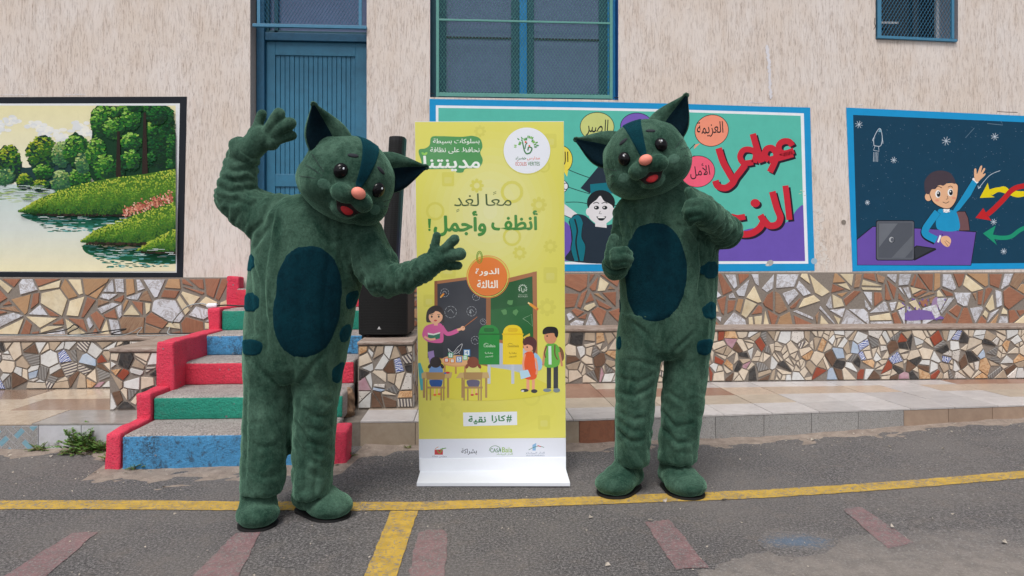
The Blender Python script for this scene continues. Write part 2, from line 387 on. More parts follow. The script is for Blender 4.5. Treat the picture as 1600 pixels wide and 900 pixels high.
TL = [('cream', m_tile('warm_cream_tile', (216,203,186), (204,188,168), 'plain'), 24),
      ('beige', m_tile('beige_stone_tile', (184,166,146), (166,148,128), 'plain'), 15),
      ('white', m_tile('glazed_white_tile', (216,216,214), (204,204,204), 'plain', .2), 21),
      ('grey', m_tile('grey_tile', (140,138,136), (110,106,104), 'lines'), 8),
      ('brown', m_tile('brown_tile', (120,92,74), (90,66,52), 'grain'), 10),
      ('terracotta', m_tile('brick_red_tile', (160,78,54), (140,66,48), 'plain'), 6),
      ('slate', m_tile('dark_slate_tile', (66,64,64), (40,38,38), 'vein'), 9),
      ('blueprint', m_tile('blue_and_white_tile', (206,210,222), (70,90,160), 'curl', .2), 4),
      ('spotted', m_tile('black_spotted_tile', (210,204,198), (40,34,34), 'print', .2), 8),
      ('sky', m_tile('pale_blue_tile', (160,180,206), (186,198,214), 'plain', .2), 3),
      ('pink', m_tile('mauve_tile', (164,116,132), (190,160,168), 'plain', .25), 2),
      ('orange', m_tile('orange_marble_tile', (208,172,134), (176,130,90), 'vein', .25), 4),
      ('stripe', m_tile('striped_tile', (206,198,186), (92,86,92), 'lines', .25), 3)]

# ------------------------------------------------------------------ broken-tile mosaics: every shard its own piece
def clip(poly, n, d):     # keep points with n.p <= d
    out = []
    for i in range(len(poly)):
        a, b = poly[i], poly[(i+1) % len(poly)]; da = a[0]*n[0]+a[1]*n[1]-d; db = b[0]*n[0]+b[1]*n[1]-d
        if da <= 0: out.append(a)
        if (da < 0 < db) or (db < 0 < da):
            t = da/(da-db); out.append((a[0]+(b[0]-a[0])*t, a[1]+(b[1]-a[1])*t))
    return out
def area(p): return .5*sum(p[i][0]*p[(i+1)%len(p)][1]-p[(i+1)%len(p)][0]*p[i][1] for i in range(len(p)))
def inset(p, g):
    q = p[:]
    for i in range(len(p)):
        a, b = p[i], p[(i+1)%len(p)]; dx, dy = b[0]-a[0], b[1]-a[1]; l = math.hypot(dx, dy)
        if l < 1e-6: continue
        n = (dy/l, -dx/l); q = clip(q, n, n[0]*a[0]+n[1]*a[1]-g)
        if len(q) < 3: return []
    return q
def shards(u0, u1, v0, v1, cell, R, asp=1.0, cut=.45, gap=(.003,.007), amin=.0006):
    nx = max(1, round((u1-u0)/(cell*asp))); ny = max(1, round((v1-v0)/cell)); S = {}
    for i in range(nx):
        for j in range(ny):
            S[(i,j)] = (u0+(i+.5+R.uniform(-.46,.46)+(.25 if j%2 else -.25))*(u1-u0)/nx, v0+(j+.5+R.uniform(-.46,.46))*(v1-v0)/ny)
    out = []
    for (i,j), p in S.items():
        poly = [(u0,v0),(u1,v0),(u1,v1),(u0,v1)]
        for di in range(-3,4):
            for dj in range(-3,4):
                q = S.get((i+di,j+dj))
                if q is None or q == p: continue
                n = (q[0]-p[0], q[1]-p[1]); d = (q[0]**2+q[1]**2-p[0]**2-p[1]**2)/2
                poly = clip(poly, n, d)
                if len(poly) < 3: break
            if len(poly) < 3: break
        if len(poly) < 3: continue
        ps = [poly]
        for _ in range(2):
            nps = []
            for q in ps:
                if R.random() < cut and area(q) > amin*5:
                    cx = sum(a[0] for a in q)/len(q); cy = sum(a[1] for a in q)/len(q); an = R.uniform(0, math.pi); n = (math.cos(an), math.sin(an))
                    d = n[0]*cx+n[1]*cy+R.uniform(-.1,.1)*cell
                    nps += [clip(q, n, d), clip(q, (-n[0],-n[1]), -d)]
                else: nps.append(q)
            ps = [q for q in nps if len(q) >= 3]
        for q in ps:
            q = inset(q, R.uniform(*gap))
            if len(q) < 3: continue
            r = [q[0]]
            for a in q[1:]:
                if math.hypot(a[0]-r[-1][0], a[1]-r[-1][1]) > cell*.12: r.append(a)
            if len(r) > 3 and math.hypot(r[0][0]-r[-1][0], r[0][1]-r[-1][1]) < cell*.12: r.pop()
            if len(r) > 4 and R.random() < .75:      # knock a corner off: shards are angular
                k = R.randrange(len(r)); r.pop(k)
            if len(r) >= 3 and area(r) > amin: out.append(r)
    return out
def piece_mesh(poly, P, th, tilt, bev=.0016):
    """poly in (u,v); P(u,v,h) -> world point"""
    n = len(poly); q = inset(poly, bev); 
    if len(q) != n: q = poly
    cx = sum(a[0] for a in poly)/n; cy = sum(a[1] for a in poly)/n
    vs = [P(a[0], a[1], 0) for a in poly] + [P(a[0], a[1], th*.75+(a[0]-cx)*tilt[0]+(a[1]-cy)*tilt[1]) for a in poly]
    vs += [P(a[0], a[1], th+(a[0]-cx)*tilt[0]+(a[1]-cy)*tilt[1]) for a in q]
    fs = []
    for r in (0, n):
        for i in range(n): j = (i+1)%n; fs.append((r+i, r+j, r+n+j, r+n+i))
    fs.append(tuple(range(2*n, 3*n))); return vs, fs
def mosaic(parent, polys, P, table, R, limit=295, th=.006, inview=lambda u: True):
    polys.sort(key=lambda p: -(area(p) if inview(sum(a[0] for a in p)/len(p)) else area(p)*1e-4))
    tot = sum(w for _, _, w in table); rest = MB()
    for k, p in enumerate(polys):
        r = R.uniform(0, tot); m = table[-1][1]
        for _, mm, w in table:
            r -= w
            if r <= 0: m = mm; break
        vs, fs = piece_mesh(p, P, th*R.uniform(.7,1.2), (R.uniform(-.02,.02), R.uniform(-.02,.02)))
        if k < limit: mk('tile_shard', vs, fs, m, parent)
        else: rest.add(vs, fs)
    if rest.v: tag(rest.build('small_tile_shards', table[0][1], parent), kind='stuff')

# ------------------------------------------------------------------ the ground and its markings
def ground():
    xs = [-300,-80,-30,-12] + [-8+.25*i for i in range(65)] + [12,30,80,300]
    ys = [-300,-80,-30,-12] + [-9+.25*i for i in range(33)] + [-.9, 0,30,300]
    vs = [(x, y, gz(x) + (0.006*noise.noise(Vector((x*.8,y*.8,0))) if abs(x) < 9 and -9 < y < 0 else 0)) for y in ys for x in xs]
    n = len(xs); fs = [f for j in range(len(ys)-1) for i in range(n-1) for f in ((j*n+i, j*n+i+1, (j+1)*n+i+1), (j*n+i, (j+1)*n+i+1, (j+1)*n+i))]
    tag(mk('ground', vs, fs, M['asphalt'], smooth=True), 'worn grey asphalt yard in front of the painted wall', kind='structure')
def _h(x, y): return gz(x) + (.006*noise.noise(Vector((x*.8, y*.8, 0))) if abs(x) < 9 and -9 < y < 0 else 0)
def zg(x, y):
    i = math.floor(x/.25)*.25; j = math.floor(y/.25)*.25; u = (x-i)/.25; v = (y-j)/.25
    if v <= u: return _h(i,j)*(1-u)+_h(i+.25,j)*(u-v)+_h(i+.25,j+.25)*v
    return _h(i,j)*(1-v)+_h(i,j+.25)*(v-u)+_h(i+.25,j+.25)*u
ground()
def sheet(name, pts_px, mat, label, lift=.006, wobx=.006, kind='structure'):
    """flat painted marking following the ground: outline given as photo points, wobbled edges"""
    ps = [onG(*p) for p in pts_px]; out = []
    for i in range(len(ps)):
        a, b = ps[i], ps[(i+1)%len(ps)]; n = max(1, int((b-a).length/.03))
        for k in range(n):
            p = a.lerp(b, k/n); w = noise.noise_vector(p*23)*wobx; out.append(p+Vector((w.x, w.y, 0)))
    bm = bmesh.new(); vs = [bm.verts.new((p.x, p.y, 0)) for p in out]; f = bm.faces.new(vs)
    bmesh.ops.triangulate(bm, faces=[f])
    # subdivide so that the sheet follows the ground
    for _ in range(4):
        bmesh.ops.subdivide_edges(bm, edges=[e for e in bm.edges if e.calc_length() > .12], cuts=1, use_grid_fill=False)
        bmesh.ops.triangulate(bm, faces=bm.faces[:])
    bm.verts.index_update()
    V = [(v.co.x, v.co.y, zg(v.co.x, v.co.y)+lift) for v in bm.verts]; Fc = [tuple(x.index for x in f.verts) for f in bm.faces]
    V3 = []
    for f in Fc:
        a, b, c = [Vector(V[i]) for i in f]
        V3.append(f if (b-a).cross(c-a).z > 0 else f[::-1])
    bm.free()
    return tag(mk(name, V, V3, mat), label, kind=kind)
def band(name, cpts, w0, mat, label, lift):
    up = [(x, y-h/2) for x, y, h in cpts]; dn = [(x, y+h/2) for x, y, h in cpts][::-1]
    return sheet(name, up+dn, mat, label, lift)
band('yellow_line', [(-150,791,15),(0,790,14),(200,789,14),(375,791,14),(520,793,13.5),(655,792,13),(770,788,13),(900,783,13),(1000,779,13),(1100,776,13),(1200,772,13),(1300,766,12.5),(1400,759,12.5),(1500,751,12),(1600,742,12),(1750,727,12)],
     0, M['yellow'], 'worn yellow line painted along the asphalt in front of the wall', .0030)
sheet('yellow_branch_line', [(611,800),(653,800),(618,906),(606,950),(548,950),(570,900)], M['yellow'], 'short yellow branch line running from the long line towards the viewer', .0038)
for pts, lb in (([(112,833),(152,832),(72,900),(20,945),(-55,945),(8,900)], 'faded red stripe at the far left of the asphalt'),
                ([(368,834),(406,833),(374,900),(350,950),(262,950),(302,900)], 'faded red stripe below the left boot of the waving figure'),
                ([(654,834),(668,829),(690,829),(699,836),(695,900),(690,950),(628,950),(638,900)], 'faded red stripe with rounded end right of the yellow branch line'),
                ([(1008,816),(1046,812),(1107,888),(1056,891)], 'faded red stripe below the thumbs-up figure'),
                ([(1315,796),(1345,793),(1428,850),(1386,858)], 'faded red stripe on the asphalt at the right')):
    sheet('red_stripe', pts, M['pink'], lb, .0030, .01)
sheet('blue_paint_stain', [(1245+62*math.cos(a), 847+24*math.sin(a)) for a in [i*math.pi/12 for i in range(24)]], M['bluestain'], 'faint blue paint stain on the asphalt at lower right', .0022, .02)
sheet('cement_patch', [(1230,848),(1420,828),(1620,826),(1800,840),(1800,990),(1000,990),(1100,890)], M['patch'], 'pale rough cement patch at the lower right corner', .0015, .04)
# kerb line and pavement
SB = onZ
KP = [(-9, -1.60), (-3.1, -1.67), (.72, -1.777), (4.16, -1.495), (9, -1.10)]
def ky(x):
    for (a, b), (c, d) in zip(KP, KP[1:]):
        if x <= c: return b+(d-b)*(x-a)/(c-a)
    return KP[-1][1]
ZS = .174
def dirt():
    xs = [-8+.05*i for i in range(321)]; n = len(xs); vs = []; J = 22
    for j in range(J+1):
        for x in xs:
            wd = .36 + .12*noise.noise(Vector((x*.9, 3, 0))) + (.12 if -2.4 < x < -.5 else 0) - .12*max(0, min(1, (x-2.5)))
            y0 = ky(x) if not (-2.25 < x < -.72) else -2.15
            y = y0 + .05 - (wd + .05) * j / J
            h = .022*(1-(j/J))**1.3 - .009 + .011*noise.noise(Vector((x*5, y*7, 1))) + .006*noise.noise(Vector((x*17, y*19, 4)))
            vs.append((x, y, zg(x, y)+h))
    fs = [(j*n+i+1, j*n+i, (j+1)*n+i, (j+1)*n+i+1) for j in range(J) for i in range(n-1)]
    tag(mk('dirt_strip', vs, fs, M['dirt'], smooth=True), 'sandy dirt gathered along the foot of the kerb and steps', kind='structure')
dirt()
def pavement():
    mb = MB(); xs = [-9,-3.1,.72,4.16,9]
    for a, b in zip(xs, xs[1:]):
        mb.add([(a,ky(a)+.012,-.1),(b,ky(b)+.012,-.1),(b,.3,-.1),(a,.3,-.1),(a,ky(a)+.012,ZS-.012),(b,ky(b)+.012,ZS-.012),(b,.3,ZS-.012),(a,.3,ZS-.012)],
               [(4,5,6,7),(0,1,5,4)])
    root = tag(mb.build('pavement', M['sidebase'], loc=(0,0,0)), 'raised tiled pavement along the foot of the wall', kind='structure')
    R = random.Random(4)
    def pt(name, c1, c2, mode, rough): return m_tile(name, c1, c2, mode, rough)
    T = {'gw': pt('pale_grey_floor_tile', (196,191,190), (182,177,176), 'plain', .38), 'be': pt('beige_floor_tile', (184,170,154), (170,156,140), 'plain', .35),
         'rb': pt('red_brown_floor_tile', (160,124,106), (140,104,88), 'grain', .35), 'tn': pt('tan_marble_floor_tile', (186,166,148), (172,154,138), 'vein', .35),
         'gr': pt('granite_kerb_tile', (164,162,160), (132,130,130), 'speck', .6), 'kt': pt('tan_kerb_tile', (160,138,120), (146,124,108), 'plain', .6),
         'kb': pt('cracked_terracotta_kerb_tile', (150,98,74), (136,88,68), 'vein', .5), 'kw': pt('white_kerb_tile', (196,196,202), (184,184,190), 'plain', .4),
         'kbe': pt('beige_kerb_tile', (170,156,138), (156,140,122), 'plain', .5), 'cr': pt('polished_cream_slab', (196,180,162), (180,162,144), 'vein', .2),
         'br': pt('polished_brown_slab', (158,134,118), (142,118,102), 'grain', .2),
         'gy': pt('polished_grey_slab', (168,162,158), (150,146,142), 'plain', .2)}
    def tile(u0, u1, f0, f1, m, g=.0022):   # f = fraction kerb->bench; top slab
        hv = R.uniform(-.0012, .0012); ff = lambda x, f: (ky(x)-.004) + (YB-ky(x)+.004)*f
        c = [(u0+g, ff(u0,f0)+g), (u1-g, ff(u1,f0)+g), (u1-g, ff(u1,f1)-g), (u0+g, ff(u0,f1)-g)]
        b = .002; top = [(c[0][0]+b,c[0][1]+b),(c[1][0]-b,c[1][1]+b),(c[2][0]-b,c[2][1]-b),(c[3][0]+b,c[3][1]-b)]
        vs = [(x,y,ZS-.012) for x,y in c]+[(x,y,ZS-.001+hv) for x,y in c]+[(x,y,ZS+hv) for x,y in top]
        fs = []
        for r in (0,4):
            for i in range(4): j=(i+1)%4; fs.append((r+i,r+j,r+4+j,r+4+i))
        fs.append((8,9,10,11)); mk('floor_tile', vs, fs, T[m], root)
    rows = [0, .265, .53, .79, 1]
    x = -.74; k = 0
    while x < 6.0:
        for r in range(4):
            if r == 0: m = 'gw'
            elif r == 1: m = 'be' if x < 2.4 else ('gw' if R.random() < .7 else 'be')
            elif r == 2: m = 'rb' if x < 2.0 else ('tn' if x < 3.2 else R.choice(['gw','tn']))
            else: m = 'rb' if x < .9 else ('be' if x < 1.6 else 'gw')
            if r == 3 and x > 4: m = 'rb'
            sft = .0 if r % 2 == 0 else .0
            tile(x+sft, x+sft+.36, rows[r], rows[r+1], m)
        x += .36; k += 1
    x = -2.18
    while x > -6.0:
        for r in range(3):
            w = .72; o = [0, .3, .12][r]
            m = [['gy','cr','gy','cr'],['cr','br','cr','gy'],['gy','cr','br','br']][r][int(abs(x+2.18)/w+.5)%4]
            a = min(-2.18, x+o); b = x-w+o
            if a-b > .05: tile(b, a, [0,.33,.66][r], [.33,.66,1][r], m)
        x -= .72
    # kerb facing
    def kt(a, b, m, z1=ZS-.013):
        g = .002; ya, yb = ky(a), ky(b); t = .012
        vs = [(a+g,ya+t,-.03),(b-g,yb+t,-.03),(b-g,yb+t,z1),(a+g,ya+t,z1),(a+g,ya,-.03),(b-g,yb,-.03),(b-g,yb,z1-.002),(a+g,ya,z1-.002)]
        return mk('kerb_tile', vs, [(4,5,6,7),(7,6,2,3),(4,7,3,0),(5,1,2,6)], T[m], root)
    e = [onZ(p, 660, ZS).x for p in (-60, 0, 64, 129, 194)]
    e = [-6,-5.4,-4.8,-4.2,-3.75,-3.4] + [q for q in e if q > -3.35] ; e = sorted(e)
    for a, b in zip(e, e[1:]):
        if b > -2.19: b = -2.19
        if b-a < .02: continue
        pat = abs((a+b)/2 - onZ(32, 660, ZS).x) < .15 or abs((a+b)/2 - onZ(-30, 660, ZS).x) < .15
        o = kt(a, b, 'kw')
        if pat:    # herringbone relief panel: small bricks in grey and pale blue
            hb = [MB(), MB()]; c = math.cos(math.radians(45)); wd = .036
            for i in range(-9, 10):
                for j in range(-6, 7):
                    for kk in (0, 1):
                        bx, bz = i+2*j, i-2*j; r0 = (bx, bz, 2, 1) if kk == 0 else (bx-1, bz, 1, 2); e_ = .06
                        q = [(r0[0]+e_, r0[1]+e_), (r0[0]+r0[2]-e_, r0[1]+e_), (r0[0]+r0[2]-e_, r0[1]+r0[3]-e_), (r0[0]+e_, r0[1]+r0[3]-e_)]
                        q = [((x0-z0)*c*wd+(a+b)/2, (x0+z0)*c*wd+.07) for x0, z0 in q]
                        for n_, d_ in (((1,0), b-.006), ((-1,0), -(a+.006)), ((0,1), ZS-.02), ((0,-1), .03)): q = clip(q, n_, d_) if len(q) > 2 else []
                        if len(q) < 3 or area(q) < 1e-5: continue
                        tgt = hb[1 if (i*3+j*5+kk*2) % 4 == 0 else 0]; nn = len(q)
                        tgt.add([(x0, ky(x0)-.002, z0) for x0, z0 in q]+[(x0, ky(x0)+.001, z0) for x0, z0 in q],
                                [tuple(range(nn))]+[((i2+1)%nn, i2, nn+i2, nn+(i2+1)%nn) for i2 in range(nn)])
            if hb[0].v: hb[0].build('herringbone_grey', T['gr'], o)
            if hb[1].v: hb[1].build('herringbone_blue', M['hblue'], o)
    x = -.74; i = 0
    while x < 6.2:
        w = .37 if x < .6 else (.25 if x < .82 else .363); b = x+w
        m = 'kbe' if x < .5 else ('kb' if x < .95 else ('gr' if x < 3.0 else 'kt'))
        kt(x, b, m); x = b
    return root
YB = -.38
M['hblue'] = m_flat('pale_blue_glaze', (120,160,176), .35, .2, 30, .001)
pavement()

# ------------------------------------------------------------------ painted shapes (murals and print)
AR = {}
for ch, b, n in (('ا',0xFE8D,2),('أ',0xFE83,2),('ب',0xFE8F,4),('ة',0xFE93,2),('ت',0xFE95,4),('ث',0xFE99,4),('ج',0xFE9D,4),('ح',0xFEA1,4),('خ',0xFEA5,4),
                 ('د',0xFEA9,2),('ذ',0xFEAB,2),('ر',0xFEAD,2),('ز',0xFEAF,2),('س',0xFEB1,4),('ش',0xFEB5,4),('ص',0xFEB9,4),('ض',0xFEBD,4),('ط',0xFEC1,4),
                 ('ظ',0xFEC5,4),('ع',0xFEC9,4),('غ',0xFECD,4),('ف',0xFED1,4),('ق',0xFED5,4),('ك',0xFED9,4),('ل',0xFEDD,4),('م',0xFEE1,4),('ن',0xFEE5,4),
                 ('ه',0xFEE9,4),('و',0xFEED,2),('ى',0xFEEF,2),('ي',0xFEF1,4),('ء',0xFE80,1)): AR[ch] = (b, n)
def shape_ar(s):
    if not any(c in AR for c in s): return s
    out = []; i = 0; join = False
    while i < len(s):
        c = s[i]
        if c not in AR: out.append(c); join = False; i += 1; continue
        if c == 'ل' and i+1 < len(s) and s[i+1] in 'اأ':
            b = 0xFEFB if s[i+1] == 'ا' else 0xFEF7; out.append(chr(b + (1 if join else 0))); join = False; i += 2; continue
        b, n = AR[c]; nx = i+1 < len(s) and s[i+1] in AR and s[i+1] != 'ء'
        if n == 4: out.append(chr(b + ((3 if nx else 1) if join else (2 if nx else 0)))); join = nx
        else: out.append(chr(b + (1 if join and n == 2 else 0))); join = False
        i += 1
    return ''.join(out[::-1])
TXT = {}
def glyphs(s, bold):
    k = (s, bold)
    if k not in TXT:
        c = bpy.data.curves.new('t', 'FONT'); c.body = shape_ar(s); c.size = 1; c.resolution_u = 4; c.offset = bold
        o = bpy.data.objects.new('t', c); COL.objects.link(o)
        me = bpy.data.meshes.new_from_object(o.evaluated_get(bpy.context.evaluated_depsgraph_get()))
        TXT[k] = ([(v.co.x, v.co.y) for v in me.vertices], [tuple(p.vertices) for p in me.polygons])
        bpy.data.objects.remove(o); bpy.data.curves.remove(c); bpy.data.meshes.remove(me)
    return TXT[k]
class Painter:
    """overlapping flat shapes given in measured picture units, laid one above the other and carried to a surface by mp(x,y,lift)"""
    def __init__(s, mp, cell=6, step=5e-5): s.mp = mp; s.v = []; s.f = []; s.c = []; s.g = {}; s.cell = cell; s.step = step; s.box = None
    def layer(s, pts):
        xs = [p[0] for p in pts]; ys = [p[1] for p in pts]; c = s.cell
        ks = [(i, j) for i in range(int(min(xs)//c), int(max(xs)//c)+1) for j in range(int(min(ys)//c), int(max(ys)//c)+1)]
        L = 1 + max((s.g.get(k, 0) for k in ks), default=0)
        for k in ks: s.g[k] = L
        return L
    def poly(s, pts, col, L=None):
        if s.box:
            x0, y0, x1, y1 = s.box
            if min(p[0] for p in pts) < x0 or max(p[0] for p in pts) > x1 or min(p[1] for p in pts) < y0 or max(p[1] for p in pts) > y1:
                for n, d in (((1,0),x1),((-1,0),-x0),((0,1),y1),((0,-1),-y0)):
                    pts = clip(pts, n, d)
                    if len(pts) < 3: return
        if len(pts) < 3: return
        L = L or s.layer(pts); n = len(s.v)
        if area(pts) > 0: pts = pts[::-1]
        s.v += [s.mp(x, y, L*s.step) for x, y in pts]; s.f.append(tuple(range(n, n+len(pts)))); s.c.append(lin(col))
    def sm(s, pts, closed=True, k=6):
        n = len(pts); out = []
        for i in range(n if closed else n-1):
            P = [pts[(i+d) % n] if closed else pts[min(n-1, max(0, i+d))] for d in (-1,0,1,2)]
            for j in range(k):
                t = j/k
                out.append(tuple(.5*((2*P[1][a])+(-P[0][a]+P[2][a])*t+(2*P[0][a]-5*P[1][a]+4*P[2][a]-P[3][a])*t*t+(-P[0][a]+3*P[1][a]-3*P[2][a]+P[3][a])*t**3) for a in (0,1)))
        if not closed: out.append(tuple(pts[-1]))
        return out
    def blob(s, pts, col, k=6): s.poly(s.sm(pts, True, k), col)
    def ell(s, cx, cy, rx, ry, col, rot=0, n=26, a0=0, a1=360):
        c, d = math.cos(math.radians(rot)), math.sin(math.radians(rot)); pts = []
        m = n if a1-a0 >= 360 else n+1
        for i in range(m):
            a = math.radians(a0+(a1-a0)*i/n); x, y = rx*math.cos(a), ry*math.sin(a); pts.append((cx+x*c-y*d, cy+x*d+y*c))
        s.poly(pts, col)
    def line(s, pts, w, col, smooth=False, taper=False):
        if smooth: pts = s.sm(pts, False)
        L = s.layer(pts); n = len(pts); nv = len(s.v); W2 = w/2; vs = []
        for i in range(n):
            a, b = pts[max(0,i-1)], pts[min(n-1,i+1)]; dx, dy = b[0]-a[0], b[1]-a[1]; l = math.hypot(dx,dy) or 1
            w2 = W2*(1-.8*i/n) if taper else W2
            vs += [(pts[i][0]-dy/l*w2, pts[i][1]+dx/l*w2), (pts[i][0]+dy/l*w2, pts[i][1]-dx/l*w2)]
        s.v += [s.mp(x,y,L*s.step) for x,y in vs]
        for i in range(n-1): s.f.append((nv+2*i, nv+2*i+1, nv+2*i+3, nv+2*i+2)); s.c.append(lin(col))
    def ring(s, cx, cy, rx, ry, w, col, n=30, a0=0, a1=360):
        s.line([(cx+rx*math.cos(math.radians(a0+(a1-a0)*i/n)), cy+ry*math.sin(math.radians(a0+(a1-a0)*i/n))) for i in range(n+1)], w, col)
    def rect(s, x0, y0, x1, y1, col): s.poly([(x0,y0),(x1,y0),(x1,y1),(x0,y1)], col)
    def rrect(s, x0, y0, x1, y1, r, col):
        p = []
        for cx, cy, a in ((x1-r,y1-r,0),(x0+r,y1-r,90),(x0+r,y0+r,180),(x1-r,y0+r,270)):
            for k in range(6): t = math.radians(a+18*k); p.append((cx+r*math.cos(t), cy+r*math.sin(t)))
        s.poly(p, col)
    def text(s, t, x0, y0, x1, y1, col, bold=.01, rot=0, keep=False):
        """fit the written words into the box x0..x1, y0..y1 (y down)"""
        if bold > .001:
            w_ = bold*1.1*(y1-y0)
            for a_ in range(6): s.text(t, x0+w_*math.cos(a_*1.047), y0+w_*math.sin(a_*1.047), x1+w_*math.cos(a_*1.047), y1+w_*math.sin(a_*1.047), col, 0, rot, keep)
        vs, fs = glyphs(t, 0)
        if not vs: return
        a0 = min(v[0] for v in vs); a1 = max(v[0] for v in vs); b0 = min(v[1] for v in vs); b1 = max(v[1] for v in vs)
        sx = (x1-x0)/(a1-a0); sy = (y1-y0)/(b1-b0)
        if keep: sx = sy = min(sx, sy)
        cx, cy = (x0+x1)/2, (y0+y1)/2; c, d = math.cos(math.radians(rot)), math.sin(math.radians(rot)); P = []
        for v in vs:
            x = (v[0]-(a0+a1)/2)*sx; y = -(v[1]-(b0+b1)/2)*sy; P.append((cx+x*c-y*d, cy+x*d+y*c))
        L = s.layer(P); n = len(s.v); s.v += [s.mp(x,y,L*s.step) for x,y in P]
        for f in fs: s.f.append(tuple(i+n for i in f)); s.c.append(lin(col))
    def build(s, name, mat, parent=None, loc=None):
        o = mk(name, s.v, s.f, mat, parent, loc); me = o.data
        ca = me.color_attributes.new('Col', 'FLOAT_COLOR', 'CORNER'); arr = np.ones((len(me.loops), 4), dtype=np.float32); i = 0
        for f, c in zip(s.f, s.c): arr[i:i+len(f), :3] = c; i += len(f)
        ca.data.foreach_set('color', arr.ravel()); return o
wallmap = lambda x, y, h: onY(x, y, -.003-h)

def mural_landscape():
    P = Painter(wallmap, 5); R = random.Random(11)
    P.poly([(-170,152),(292,151),(286,434),(-170,432)], '1e232b')
    P.poly([(-160,162),(281,161.5),(276,426),(-160,424)], 'dfe2e6')
    X0, X1, Y0, Y1 = -158, 275, 165, 424; P.box = (X0, Y0, X1-.5, Y1)
    for i in range(28):
        y = Y0+(290-Y0)*i/28; t = i/27
        P.poly([(X0,y),(X1,y),(X1,y+5),(X0,y+5)], tuple(int(a+(b-a)*t) for a, b in zip((226,220,176),(226,226,206))))
    for i in range(26):
        y = 288+(Y1-288)*i/26; t = i/25
        c0, c1 = ((190,206,206),(206,214,210)) if t < .5 else ((206,214,210),(230,224,190)); u = t*2 if t < .5 else t*2-1
        P.poly([(X0,y),(X1,y),(X1,y+5.6),(X0,y+5.6)], tuple(int(a+(b-a)*u) for a, b in zip(c0, c1)))
    for cx, cy, r in ((55,195,14),(70,205,18),(20,190,12),(5,200,16),(125,200,13),(135,208,14),(-60,200,22),(95,215,14)):
        for k in range(16): P.ell(cx+R.gauss(0,r*.5), cy+R.gauss(0,r*.28), R.uniform(3,7), R.uniform(2,4), R.choice([(226,228,226),(216,220,222),(232,232,224)]), n=10)
    def tree(cx, cy, rx, ry, cols, n, d=2.4):
        dk, md, lt, hi = cols
        pts = [(cx+rx*(1+.12*math.sin(5*a+cx)+R.uniform(-.07,.07))*math.cos(a), cy+ry*(1+.1*math.sin(4*a+cy)+R.uniform(-.07,.07))*math.sin(a)) for a in [i*2*math.pi/36 for i in range(36)]]
        P.poly(pts, dk)
        for k in range(n):
            a = R.uniform(0, 2*math.pi); q = math.sqrt(R.random()); x = cx+rx*1.03*q*math.cos(a); y = cy+ry*1.03*q*math.sin(a)
            lum = -(x-cx)/rx*.35-(y-cy)/ry*.75+R.gauss(0,.3)
            c = hi if lum > .72 else lt if lum > .3 else md if lum > -.35 else dk
            c = tuple(max(0, min(255, int(v+R.uniform(-9,9)))) for v in c)
            P.ell(x, y, R.uniform(.7,1.3)*d, R.uniform(.4,.7)*d, c, R.uniform(-40,40), 6)
    G1 = ((18,50,44),(46,96,38),(112,144,38),(168,180,60)); G2 = ((20,60,36),(40,104,40),(96,150,54),(150,190,90)); G3 = ((40,84,60),(70,118,70),(130,160,90),(170,190,130)); DG = ((12,48,30),(18,70,36),(32,94,44),(60,120,50))
    P.blob([(-160,262),(-60,235),(10,248),(40,262),(90,250),(140,240),(150,262),(130,290),(80,296),(30,284),(-30,292),(-160,292)], (26,58,60))
    for a in ((-120,250,34,36,G1,260),(-60,262,26,26,G2,160),(-20,255,26,30,G1,200),(14,256,18,30,G1,240),(8,276,14,14,G3,80),(66,240,24,27,G1,330),(96,242,14,20,G3,150),(120,235,20,26,G2,200),(68,268,15,12,G2,110),(38,284,12,12,G1,110),(62,290,14,9,G1,90),(95,284,15,18,G3,160),(125,278,16,16,G2,140),(130,255,12,16,G3,90)): tree(*a)
    P.blob([(146,170),(200,166),(262,166),(268,200),(275,235),(274,270),(200,278),(150,285),(138,250),(144,210)], (14,56,34))
    tree(252,215,23,48,DG,420); tree(262,184,10,16,DG,120); tree(268,236,8,26,DG,120); tree(268,258,8,10,DG,60)
    for a in ((160,172,12,7,G2,80),(196,170,12,6,G2,80),(222,169,10,5,G2,60),(246,170,10,6,DG,60)): tree(*a)
    for a in ((155,190,13,24,G2,170),(178,200,16,18,G2,150),(150,240,15,24,G2,220),(165,262,18,20,G2,210),(205,185,15,18,G2,190),(212,168,12,8,DG,60),(205,222,16,14,G2,150),(205,250,14,16,G2,140),(238,200,7,10,G2,60),(236,250,8,12,DG,60),(178,176,9,8,G2,60),(186,262,10,20,DG,90),(245,180,16,14,DG,120)): tree(*a)
    P.poly([(183,205),(187,205),(189,276),(181,277)], (40,32,28)); P.poly([(224,176),(228,176),(231,272),(222,272)], (44,34,30))
    # far reflections
    for k in range(120): x = R.uniform(-150,75); y = R.uniform(292,318); P.ell(x, y, R.uniform(3,9), .7, R.choice([(140,170,90),(110,150,90),(90,130,90),(170,190,130)]) if y < 312 else (180,196,170), n=8)
    def refl(x0, x1, y0, y1, n, cols):
        for k in range(n):
            t = R.random()**1.5; y = y0+(y1-y0)*t; x = R.uniform(x0+(x1-x0)*.25*t, x1); P.ell(x, y, R.uniform(3,10)*(1-.4*t), .8, R.choice(cols), n=8)
    TC = [(20,90,70),(30,110,90),(60,140,130),(24,76,50),(110,176,180)]
    P.blob([(36,334),(120,338),(190,336),(200,345),(150,355),(90,352),(50,345)], (30,100,80))
    refl(38,195,335,362,260,TC); P.blob([(132,382),(180,388),(275,392),(275,412),(200,408),(140,398)], (24,92,62)); refl(130,274,384,418,260,TC)
